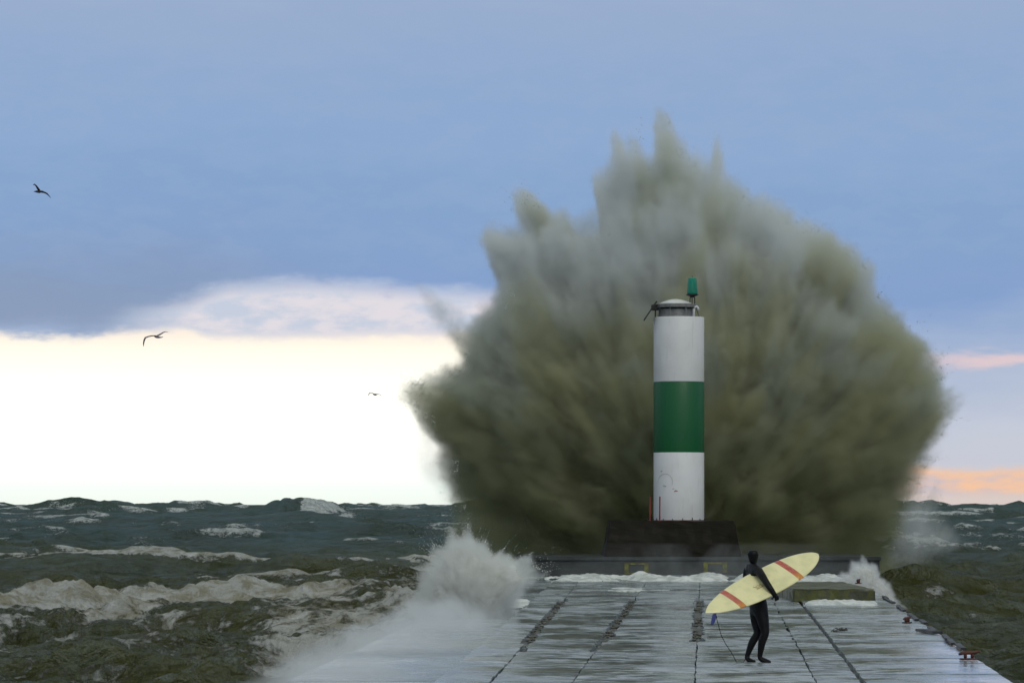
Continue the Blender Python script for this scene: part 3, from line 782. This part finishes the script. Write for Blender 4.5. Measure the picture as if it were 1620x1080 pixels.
    if silt:
        gp = t.new('ShaderNodeNewGeometry').outputs['Position']
        dv = t.v('SUBTRACT', gp, (C0.x, C0.y, C0.z - 2.6)); sn = t.noise(t.v('ADD', t.v('SCALE', t.v('NORMALIZE', dv), sc=4.2), t.v('SCALE', dv, sc=.07)), 1.0, 3.0, .6).outputs[0]
        zz = t.new('ShaderNodeSeparateXYZ', {0: gp}).outputs[2]
        fa = t.m('ADD', t.ss(sn, .42, .58), t.lin(zz, 0.0, 15.0, .45, -.65), clamp=True)
        albedo_ = t.mix(t.m('MULTIPLY', t.lin(zz, 1.5, 11.5, 1.1, 0.0), t.ss(sn, .66, .42), clamp=True), t.mix(fa, tuple(albedo), silt), (.36, .39, .22))
    else: albedo_ = (*albedo, 1)
    pv = t.new('ShaderNodeVolumePrincipled', {'Color': albedo_, 'Density': 1.0, 'Anisotropy': aniso})
    t.l.new(pv.outputs[0], t.new('ShaderNodeOutputMaterial').inputs['Volume'])
    sm = T.new('GeometryNodeSetMaterial', {'Geometry': vc.outputs[0], 'Material': m})
    T.l.new(sm.outputs[0], go.inputs[0])
    vd = bpy.data.volumes.new(name); vd.materials.append(m); o = bpy.data.objects.new(name, vd); link(o, parent)
    md = o.modifiers.new('spray_field', 'NODES'); md.node_group = g
    return o
def spray_body(name, parent, outline, c, d, D, m, inset=.6, seed=0, nt=420, npz=120, rough=.5, nsc=1.0, zmin=-1.6, rs=1.0, spk=.3):
    s = d / F; C0 = np.array(Q(c[0], c[1], d))
    pol = polar(outline, c); tt = np.array([t for t, _ in pol]); rr = np.array([r for _, r in pol]) * s * rs
    th = np.linspace(-math.pi, math.pi, nt, endpoint=False)
    Rr = np.interp(th, tt, rr, period=2 * math.pi)
    k = 25; Rs = np.convolve(np.concatenate([Rr[-k:], Rr, Rr[:k]]), np.ones(k) / k, 'same')[k:-k]
    ph = np.linspace(-math.pi / 2, math.pi / 2, npz)
    TH, PH = np.meshgrid(th, ph)
    Rg = Rs[None, :] + (Rr - Rs)[None, :] * np.cos(PH) ** 3 * spk
    Rg = np.maximum(Rg - inset * (1 + 0 * Rg), .25 * Rg)
    cr = np.cos(PH) ** .85
    X = Rg * cr * np.cos(TH); Z = Rg * cr * np.sin(TH); Y = D * np.sin(PH)
    rad = np.sqrt(X ** 2 + Z ** 2 + Y ** 2) + 1e-6
    nx_, ny_, nz_ = X / rad, Y / rad, Z / rad
    n = fbm(nx_ * 5.5 + X * .12 / nsc + seed, ny_ * 5.5 + Y * .12 / nsc, nz_ * 5.5 + Z * .12 / nsc, o=5, g=.6) * rough + fbm(X / nsc * .8 + 9, Y / nsc * .8 + seed, Z / nsc * .8, o=4, g=.6) * rough * .8
    dsp = n * np.minimum(1, rad / (1.5 * nsc))
    X, Y, Z = X + nx_ * dsp, Y + ny_ * dsp, Z + nz_ * dsp
    V = np.stack([X + C0[0], Y + C0[1], np.maximum(Z + C0[2], zmin)], -1).reshape(-1, 3)
    i = np.arange(npz * nt).reshape(npz, nt); j = np.roll(i, -1, 1)
    Fc = np.stack([i[:-1], i[1:], j[1:], j[:-1]], -1).reshape(-1, 4)
    return npobj(name, V, Fc, m, parent)
def body_mat(name, c1, c2, sc=.5):
    m, t, b = mat(name); co = t.new('ShaderNodeTexCoord').outputs['Object']
    n = t.noise(co, sc, 6, .62, .5).outputs[0]
    t.put(b.inputs['Base Color'], t.mix(t.ss(n, .38, .62), c1, c2))
    b.inputs['Roughness'].default_value = .8; b.inputs['Specular IOR Level'].default_value = .15
    return m
M['silt_water'] = body_mat('silty_thrown_water', (.040, .040, .012), (.085, .088, .038), .5)
M['white_water'] = body_mat('white_thrown_water', (.42, .43, .38), (.62, .64, .62), 2.0)

BIG = [(712, 860), (712, 800), (698, 742), (706, 706), (682, 688), (655, 655), (628, 632), (640, 592), (668, 590), (700, 580), (722, 570), (716, 548), (700, 530),
       (728, 532), (742, 508), (780, 478), (796, 452), (776, 418), (756, 380), (752, 340), (772, 345), (790, 296), (806, 322), (824, 360), (840, 306),
       (864, 330), (895, 362), (925, 376), (950, 392), (950, 335), (936, 276), (966, 262), (970, 208), (988, 230), (1001, 186), (1016, 244), (1034, 250), (1040, 146), (1054, 184), (1072, 215),
       (1092, 238), (1120, 262), (1139, 196), (1150, 264), (1170, 292), (1196, 304), (1230, 324), (1270, 345), (1302, 348), (1332, 372), (1366, 400), (1381, 440), (1396, 474),
       (1430, 498), (1446, 528), (1472, 546), (1496, 570), (1508, 606), (1520, 645), (1502, 682), (1480, 720), (1460, 760), (1442, 800), (1428, 840), (1420, 905), (1300, 930), (1090, 935), (850, 930)]
CB = (1095, 760)
big = empty('breaking_wave_splash', (6.5, 129, -1.2), 'towering grey green burst of spray from a breaking wave behind the beacon tower', 'splash')
spray_body('thrown_water', big, BIG, CB, 130, 4.0, M['silt_water'], inset=2.3, seed=2, rough=.5, spk=.08, rs=.97)
spray_volume('spray_cloud', big, BIG, CB, 130, 6.3, 2.9, (.89, .93, .94), .10, 3.0, soft=.075, nz=.50, streak=.60, fall=7.0, silt=(.655, .665, .465))
def droplets(parent, outline, c, d, D, n, seed, r0, r1, over=.10, lo=-.25, hi=3.5):
    r = random.Random(seed); s = d / F; C0 = Q(c[0], c[1], d); pol = polar(outline, c)
    tt = np.array([t for t, _ in pol]); rr = np.array([q for _, q in pol]) * s
    V, Fc = [], []
    for j in range(n // 14):
        th = r.uniform(lo, hi); Rm = float(np.interp(th, tt, rr, period=2 * math.pi)); yj = r.gauss(0, D * .35)
        ln = r.uniform(.02, over) * (1 + 1.2 * (r.random() < .2)); cu = r.uniform(-.02, .02)
        for k in range(14):
            q = r.random() ** 1.6; R_ = Rm * (.93 + ln * q * 1.6); t2 = th + cu * q + r.gauss(0, .006)
            p = C0 + Vector((math.cos(t2) * R_, yj + r.gauss(0, .1), math.sin(t2) * R_ - .6 * s * 40 * q * q * ln)); a = r.uniform(r0, r1) * (1 - .5 * q)
            o = len(V); e = Vector((math.cos(t2), 0, math.sin(t2))) * a * r.uniform(1.0, 2.6)
            V += [p + e, p - e, p + Vector((e.z, 0, -e.x)).normalized() * a, p - Vector((e.z, 0, -e.x)).normalized() * a, p + Vector((0, a, 0)), p - Vector((0, a, 0))]
            Fc += [(o, o + 2, o + 4), (o, o + 4, o + 3), (o, o + 3, o + 5), (o, o + 5, o + 2), (o + 1, o + 4, o + 2), (o + 1, o + 3, o + 4), (o + 1, o + 5, o + 3), (o + 1, o + 2, o + 5)]
    o = npobj('droplets', np.array([tuple(v) for v in V]), Fc, M['drops'], parent); o['kind'] = 'stuff'
M['drops'] = simple('grey_drops', (.50, .52, .50), .4, var=.2)
droplets(big, BIG, CB, 130, 6.0, 5200, 4, .008, .020, .05)
SL = [(655, 985), (640, 955), (660, 925), (655, 898), (676, 890), (684, 858), (704, 862), (712, 832), (726, 848), (740, 828), (752, 852), (768, 850), (780, 878), (800, 866), (815, 886), (845, 872), (850, 892), (872, 905), (842, 925), (826, 950), (815, 985)]
sl = empty('side_splash', (Q(740, 975, 74).x, 74, 0), 'low white burst of spray over the left edge of the pier', 'splash')
spray_body('thrown_water', sl, SL, (740, 940), 74, .55, M['white_water'], inset=.42, seed=5, nt=240, npz=70, rough=.10, nsc=.2, zmin=-.3)
spray_volume('spray_cloud', sl, SL, (740, 940), 74, 1.1, 10.5, (.93, .945, .93), .035, 8.0, soft=.30, nz=1.0, nsc=.2, streak=.6)
droplets(sl, SL, (740, 940), 74, .8, 2000, 9, .003, .009, .22, 0.1, 3.2)
SR = [(1290, 930), (1318, 918), (1328, 902), (1340, 904), (1346, 884), (1357, 888), (1364, 874), (1374, 890), (1386, 888), (1392, 912), (1412, 920), (1414, 944), (1440, 965), (1380, 962), (1320, 945)]
sr = empty('corner_splash', (Q(1375, 950, 86).x, 86, 0), 'small white plume of spray rising at the right pier edge beyond the mossy block', 'splash')
spray_body('thrown_water', sr, SR, (1368, 930), 95, .35, M['white_water'], inset=.24, seed=6, nt=200, npz=60, rough=.08, nsc=.13, zmin=-.3)
spray_volume('spray_cloud', sr, SR, (1368, 930), 95, .8, 9, (.93, .94, .95), .03, 5.0, soft=.32, nz=.95, nsc=.15, streak=.6)
# thin drifting veils
def veil(name, outline, c, d, D, dens, vox, lab, nsc, seed, alb=(.93, .95, .96)):
    o = empty(name, (Q(c[0], c[1], d).x, d, -.5), lab, 'spray', kind='stuff')
    spray_volume('mist', o, outline, c, d, D, dens, alb, vox, seed, soft=.8, nz=.6, nsc=nsc, streak=.5)
for d_, o_, c_, lab_ in ((47.5, [(360, 1125), (372, 1085), (420, 1050), (490, 1030), (560, 1035), (640, 1050), (700, 1085), (640, 1120)], (530, 1075), 'nearest white veil of spray along the left pier edge, at the bottom of the picture'),
                   (57, [(420, 1085), (440, 1045), (505, 1005), (590, 990), (680, 1000), (740, 1020), (700, 1060)], (600, 1030), 'white veil of spray along the left pier edge, halfway to the side burst'),
                   (67, [(515, 1045), (550, 1000), (605, 965), (680, 950), (760, 960), (830, 985), (780, 1010)], (690, 990), 'white veil of spray at the foot of the low side burst')):
    veil('drifting_spray', o_, c_, d_, 3.6, 1.7, .06, lab_, .3, d_)
veil('drifting_spray', [(1400, 905), (1420, 840), (1430, 790), (1455, 765), (1462, 800), (1490, 740), (1488, 800), (1512, 830), (1540, 862), (1500, 880), (1460, 900)], (1455, 840), 124, 1.8, 1.2, .10, 'thin pale mist falling at the right foot of the great splash', .5, 4.0)
veil('drifting_spray', [(650, 720), (660, 640), (700, 600), (740, 700), (735, 800), (700, 820), (690, 780)], (700, 720), 130, 1.6, .8, .12, 'thin bright mist hanging off the left flank of the great splash', .5, 6.0)
veil('drifting_spray', [(647, 436), (668, 446), (695, 462), (725, 482), (748, 505), (756, 545), (742, 570), (722, 556), (700, 532), (682, 506), (664, 470)], (712, 510), 131, .9, 1.6, .10, 'detached grey wisp of spray thrown up and left of the great splash', .35, 8.0, (.72, .76, .76))
veil('drifting_spray', [(780, 935), (800, 897), (900, 893), (1100, 894), (1300, 890), (1400, 872), (1440, 890), (1450, 930)], (1090, 915), 114.5, 1.2, .22, .10, 'low band of mist in front of the tower platform', .4, 7.0)

# ------------------------------------------------------------------ surfer
D0 = 51.4
def K(x, y, dy=0.0): return Q(x, y, D0 + dy)
FEET = K(1200, 1048)
def surfer():
    root = empty('person', (FEET.x, FEET.y, 0), 'surfer in black hooded wetsuit walking on the pier with a board under one arm', 'person')
    V, E, Rd = [], [], []
    def add(p, r, parent=None):
        V.append(p - Vector((FEET.x, FEET.y, 0))); Rd.append(r if isinstance(r, tuple) else (r, r))
        if parent is not None: E.append((parent, len(V) - 1))
        return len(V) - 1
    pel = add(K(1200, 957), (.165, .14))
    sp1 = add(K(1198, 941), (.125, .105), pel)
    sp2 = add(K(1194, 922), (.135, .115), sp1)
    ch = add(K(1189.5, 905), (.175, .145), sp2)
    ne = add(K(1190.5, 891), .058, ch)
    hd0 = add(K(1191.5, 885, 0), .072, ne)
    hd1 = add(K(1191.5, 878), (.098, .094), hd0)
    hd2 = add(K(1191, 872.5), (.094, .090), hd1); hd3 = add(K(1190.8, 869), (.060, .058), hd2)
    # arm on the camera side
    sa = add(K(1198, 900, -.19), .075, ch)
    e1 = add(K(1206, 911, -.37), .062, sa)
    el_ = add(K(1213, 922, -.48), .052, e1)
    fo = add(K(1219, 931, -.52), .048, el_)
    wr = add(K(1225.5, 939.5, -.52), .036, fo)
    pa = add(K(1228, 943, -.51), (.044, .026), wr)
    # far arm, bent behind the board
    sb = add(K(1183.5, 900, .15), .074, ch)
    f1 = add(K(1180, 911, .17), .060, sb)
    f2 = add(K(1183, 922, .12), .050, f1)
    f3 = add(K(1196, 930, .02), .042, f2)
    f4 = add(K(1204, 932, -.06), .032, f3)
    # legs
    h1 = add(K(1204, 966, -.085), .118, pel); k0 = add(K(1207.5, 984, -.10), .094, h1); k1 = add(K(1211, 1001, -.12), .066, k0); c1 = add(K(1205.5, 1014, -.10), .066, k1); an1 = add(K(1202.5, 1034, -.06), .042, c1)
    he1 = add(K(1202, 1041, -.05), .044, an1); ba1 = add(K(1211, 1045.4, -.08), (.046, .038), he1); to1 = add(K(1219.5, 1048.2, -.12), (.038, .024), ba1)
    h2 = add(K(1196, 966, .085), .114, pel); k2 = add(K(1197, 984, .08), .092, h2); k3 = add(K(1199.5, 1001, .04), .066, k2); c2 = add(K(1190, 1015, .05), .064, k3); an2 = add(K(1183, 1034, .08), .042, c2)
    he2 = add(K(1181, 1041, .08), .044, an2); ba2 = add(K(1187.5, 1045.0, .03), (.046, .038), he2); to2 = add(K(1195, 1047.4, -.02), (.038, .024), ba2)
    # fingers curling in under the board
    for i, (ox, ln) in enumerate(((-2.4, .9), (-.9, 1.05), (.7, 1.0), (2.2, .8))):
        a1_ = add(K(1229 + ox, 945.5 - ox * .5, -.52), .0105, pa)
        a2_ = add(K(1229.3 + ox, 948.3 - ox * .5, -.48), .010, a1_)
        add(K(1228.8 + ox, 949 - ox * .5 , -.44 + .01 * ln), .008, a2_)
    t1 = add(K(1223.8, 943.5, -.52), .0125, wr); add(K(1222.5, 946, -.52), .010, t1)
    me = bpy.data.meshes.new('body'); me.from_pydata([tuple(v) for v in V], E, [])
    o = bpy.data.objects.new('body', me); link(o, root)
    sk = o.modifiers.new('skin', 'SKIN'); sk.use_smooth_shade = True
    for v, r in zip(me.skin_vertices[0].data, Rd): v.radius = r
    for v in me.skin_vertices[0].data: v.use_root = False
    me.skin_vertices[0].data[0].use_root = True
    ss = o.modifiers.new('smooth', 'SUBSURF'); ss.levels = 2; ss.render_levels = 2
    me.materials.append(M['suit'])
    # face seen from behind and to the side: brow, nose and chin inside the hood opening
    fd = Vector((.80, .60, 0)).normalized(); hc = K(1191, 878.5)
    bm = bmesh.new(); bmesh.ops.create_uvsphere(bm, u_segments=24, v_segments=18, radius=1)
    sd_ = Vector((-fd.y, fd.x, 0))
    for v in bm.verts:
        l = v.co.copy(); q = Vector((l.x * .070, l.y * .055, l.z * .068))
        if l.x > .3:
            q.x += .020 * math.exp(-((l.y / .16) ** 2) - ((l.z + .10) / .22) ** 2)      # nose
            q.x += .008 * math.exp(-((l.y / .3) ** 2) - ((l.z + .72) / .16) ** 2)        # chin
            q.x += .005 * math.exp(-((l.y / .3) ** 2) - ((l.z + .42) / .07) ** 2)        # mouth
            for sg in (-1, 1): q.x -= .007 * math.exp(-(((l.y - sg * .38) / .16) ** 2) - ((l.z - .12) / .12) ** 2)  # eye hollows
        v.co = hc + fd * (q.x + .022) + sd_ * q.y + Vector((0, 0, q.z - .01))
    obj('face', bm, M['skin'], root, True)
    return root
surfer()

def surfboard():
    C = K(1206, 923.5, -.30)
    ax = Vector((1.6, 1.18, .76)).normalized(); wv = Vector((.343, -.31, -.24))
    wv = (wv - ax * wv.dot(ax)).normalized(); n = ax.cross(wv).normalized()
    if n.y > 0: n = -n
    L = 2.36; Wd = .60
    root = empty('surfboard', C, 'cream longboard with two red and orange bands, held by the surfer', 'surfboard')
    ns, nc = 80, 24
    def half(t):       # t 0 tail .. 1 nose
        a = (1 - (1 - min(t / .52, 1)) ** 2.3) ; b = (1 - max(0, (t - .45) / .55) ** 3.1)
        w = .5 * Wd * (a * .92 + .08 * min(1, t * 14)) ** .85 * max(b, 0) ** .62
        return max(w, .012)
    bm = bmesh.new(); uvt = bm.verts.layers.float.new('along'); uvw = bm.verts.layers.float.new('across')
    rings = []
    for i in range(ns + 1):
        t = i / ns; t = .5 - .5 * math.cos(math.pi * t); w = half(t)
        th = .036 * (.45 + .55 * math.sin(math.pi * min(max(t, .03), .97)) ** .5) * min(1, w / .09)
        rock = .05 * (abs(t - .45) / .55) ** 2.6
        ring = []
        for k in range(nc):
            a = 2 * math.pi * k / nc
            cx_, sy_ = math.cos(a), math.sin(a)
            y_ = w * math.copysign(abs(cx_) ** .8, cx_); z_ = th * math.copysign(abs(sy_) ** .9, sy_)
            v = bm.verts.new(C + ax * ((t - .5) * L) + wv * y_ + n * (z_ + rock * .6))
            v[uvt] = t; v[uvw] = y_ / Wd + .5; ring.append(v)
        rings.append(ring)
    for A, B in zip(rings, rings[1:]):
        for k in range(nc): bm.faces.new((A[k], A[(k + 1) % nc], B[(k + 1) % nc], B[k]))
    bm.faces.new(rings[0][::-1]); bm.faces.new(rings[-1])
    bmesh.ops.recalc_face_normals(bm, faces=bm.faces)
    m, t, b = mat('cream_fibreglass')
    al = t.new('ShaderNodeAttribute', attribute_name='along').outputs['Fac']; ac = t.new('ShaderNodeAttribute', attribute_name='across').outputs['Fac']
    co = t.new('ShaderNodeTexCoord').outputs['Object']; nn = t.noise(co, 5.0, 4, .55).outputs[0]; n9 = t.noise(co, 26.0, 3, .6).outputs[0]
    cream = t.mix(t.ss(nn, .35, .68), (.80, .75, .42), (.66, .64, .35))
    cream = t.mix(t.ss(t.m('ABSOLUTE', t.m('SUBTRACT', ac, .5)), .46, .50, 0.0, .5), cream, (.45, .38, .12))
    def stripe(c, w):
        return t.m('MULTIPLY', t.ss(t.m('ABSOLUTE', t.m('SUBTRACT', al, c)), w, w * .8), t.ss(n9, .25, .45, .55, 1.0))
    strp = t.m('ADD', stripe(.235, .025), stripe(.735, .025), clamp=True)
    red = t.mix(t.ss(ac, .62, .92), t.mix(t.ss(nn, .4, .6), (.42, .06, .045), (.46, .13, .085)), (.55, .22, .03))
    cc = t.mix(strp, cream, red)
    t.put(b.inputs['Base Color'], cc); b.inputs['Roughness'].default_value = .25
    b.inputs['Coat Weight'].default_value = .2
    obj('board', bm, m, root, True)
    # small worn emblem in the middle of the deck: a few brown strokes
    bm = bmesh.new(); M['brown'] = simple('brown_print', (.34, .24, .12), .5)
    top = C + n * .0375
    def pt(u, v): return top + ax * (u - .10) + wv * (v - .02)
    for seg in (((-.10, -.035), (-.07, .0), (-.04, -.03)), ((-.075, .012), (-.035, .018)), ((-.02, -.03), (.0, .01), (.02, -.025)), ((.035, -.035), (.035, .015), (.07, .0)), ((-.09, .035), (.06, .035))):
        tube(bm, [pt(a_, b_ + .06) for a_, b_ in seg], .0055, 4)
    obj('printed_emblem', bm, M['brown'], root)
    # fin at the tail, blue, on the far bottom side showing under the tail
    tail = C - ax * (L * .5 - .17)
    bm = bmesh.new()
    prof = [(0.03, 0), (-.06, 0), (-.13, .06), (-.19, .12), (-.15, .15), (-.05, .09)]
    vs = []
    wd_ = (wv * .75 - n * .5).normalized()
    for sg in (-1, 1): vs.append([bm.verts.new(tail + wv * .08 + ax * (u * .9 - .05) + (wv * .8 + Vector((0, 0, -.55))).normalized() * v_ + n * .006 * sg) for u, v_ in prof])
    bm.faces.new(vs[0]); bm.faces.new(vs[1][::-1])
    for i in range(len(prof)): j = (i + 1) % len(prof); bm.faces.new((vs[0][i], vs[1][i], vs[1][j], vs[0][j]))
    bmesh.ops.recalc_face_normals(bm, faces=bm.faces)
    obj('fin', bm, M['blue'], root)
    # leash
    bm = bmesh.new()
    p0 = K(1129, 964, -.83)
    tube(bm, [K(1129, 963, -.84), K(1131, 970, -.84), K(1133.5, 977, -.84)], .014, 6)
    obj('leash_strap', bm, M['suit'], root)
    bm = bmesh.new()
    pts = [K(1133.5, 977, -.84), K(1137, 990, -.78), K(1141, 1004, -.70), K(1148, 1018, -.60), K(1157, 1031, -.45)]
    g = K(1166, 1043, -.25); g.z = .012; pts.append(g)
    g = K(1176, 1047, .0); g.z = .012; pts += [g, K(1181.5, 1039, .05), K(1184, 1036, .06)]
    tube(bm, pts, .0055, 6); obj('leash_cord', bm, M['suit'], root)
surfboard()

# ------------------------------------------------------------------ gulls
def gull(d, c, body, wings, m, lab):
    """body: spine pixels with radii; wings: list of [(x, y, depth, chord)] from root to tip"""
    org = Q(c[0], c[1], d); s = d / F; bm = bmesh.new()
    def pt(x, y, dy=0): return Q(x, y, d) + Vector((0, dy, 0))
    tube(bm, [pt(x, y) for x, y, r in body], [r * s for x, y, r in body], 12)
    for w in wings:
        rings = []
        pts = [pt(x, y, dy) for x, y, dy, ch in w]
        for i, (x, y, dy, ch) in enumerate(w):
            dirn = (pts[min(i + 1, len(w) - 1)] - pts[max(i - 1, 0)]).normalized()
            perp = Vector((-dirn.z, 0, dirn.x)).normalized(); cv = (perp * .8 + Vector((0, .6, 0))).normalized() * ch * s
            up = dirn.cross(cv).normalized() * (.010 + .06 * ch * s)
            rings.append([bm.verts.new(pts[i] + q) for q in (cv * .5, cv * .15 + up, -cv * .5, cv * .15 - up)])
        for A, B in zip(rings, rings[1:]):
            for k in range(4): bm.faces.new((A[k], A[(k + 1) % 4], B[(k + 1) % 4], B[k]))
        bm.faces.new(rings[0][::-1]); bm.faces.new(rings[-1])
    bmesh.ops.recalc_face_normals(bm, faces=bm.faces)
    o = obj('gull', bm, m, None, True, origin=org); tag(o, lab, 'bird', 'gulls flying in the storm')
gull(190, (61, 301), [(53.2, 303.2, .3), (55, 303, .8), (58, 303, 1.8), (62, 303.5, 2.2), (66, 303, 1.5), (69, 302.8, .6)],
     [[(62.5, 302, .0, 5), (60.5, 298.5, -.2, 4.5), (58.5, 295, -.3, 3.2), (56, 292.6, -.4, 2.4), (53.8, 293.8, -.4, .8)],
      [(64.5, 303.4, .1, 3.5), (68, 303, .5, 3.6), (71, 304.2, .8, 3.0), (73.5, 307, 1.0, 1.8), (76, 310.3, 1.2, .5)]], M['bird'], 'dark bird flying in the blue sky at the far upper left')
gull(150, (247, 532), [(243.6, 531.2, .6), (245, 531.6, 1.7), (248, 532.6, 2.2), (251, 533.4, 1.6), (255, 533.6, .8), (258, 532.8, .5)],
     [[(245, 531, 0, 2.2), (241, 531.6, -.3, 2.2), (236.5, 533.4, -.6, 2.4), (233, 535.5, -.8, 3.2), (231.5, 540, -.9, 3.0), (230.6, 545, -.9, 2.2), (230.4, 549.4, -.9, .5)],
      [(248, 531, .1, 3.6), (252, 528, .4, 3.2), (256, 524.3, .7, 2.4), (259, 522.9, .9, 1.2), (262.5, 523.6, 1.0, .5)]], M['birdgrey'], 'grey gull gliding with bent wings against the edge of the clouds')
gull(230, (592, 624), [(590, 623.2, .5), (591.5, 623.5, 1.2), (593.5, 624, 1.7), (595.5, 623.8, 1.1), (598, 623.2, .4)],
     [[(591.5, 623, 0, 1.6), (588.5, 621.4, -.2, 1.2), (585.8, 621.2, -.4, 1.6), (584, 623.5, -.5, 1.4), (583, 626.4, -.5, .5)],
      [(594, 623.4, .1, 1.6), (598, 623.0, .4, 1.1), (601, 623.6, .6, .9), (603.5, 625.5, .8, .4)]], M['birdgrey'], 'small distant gull over the bright horizon, left of the splash')
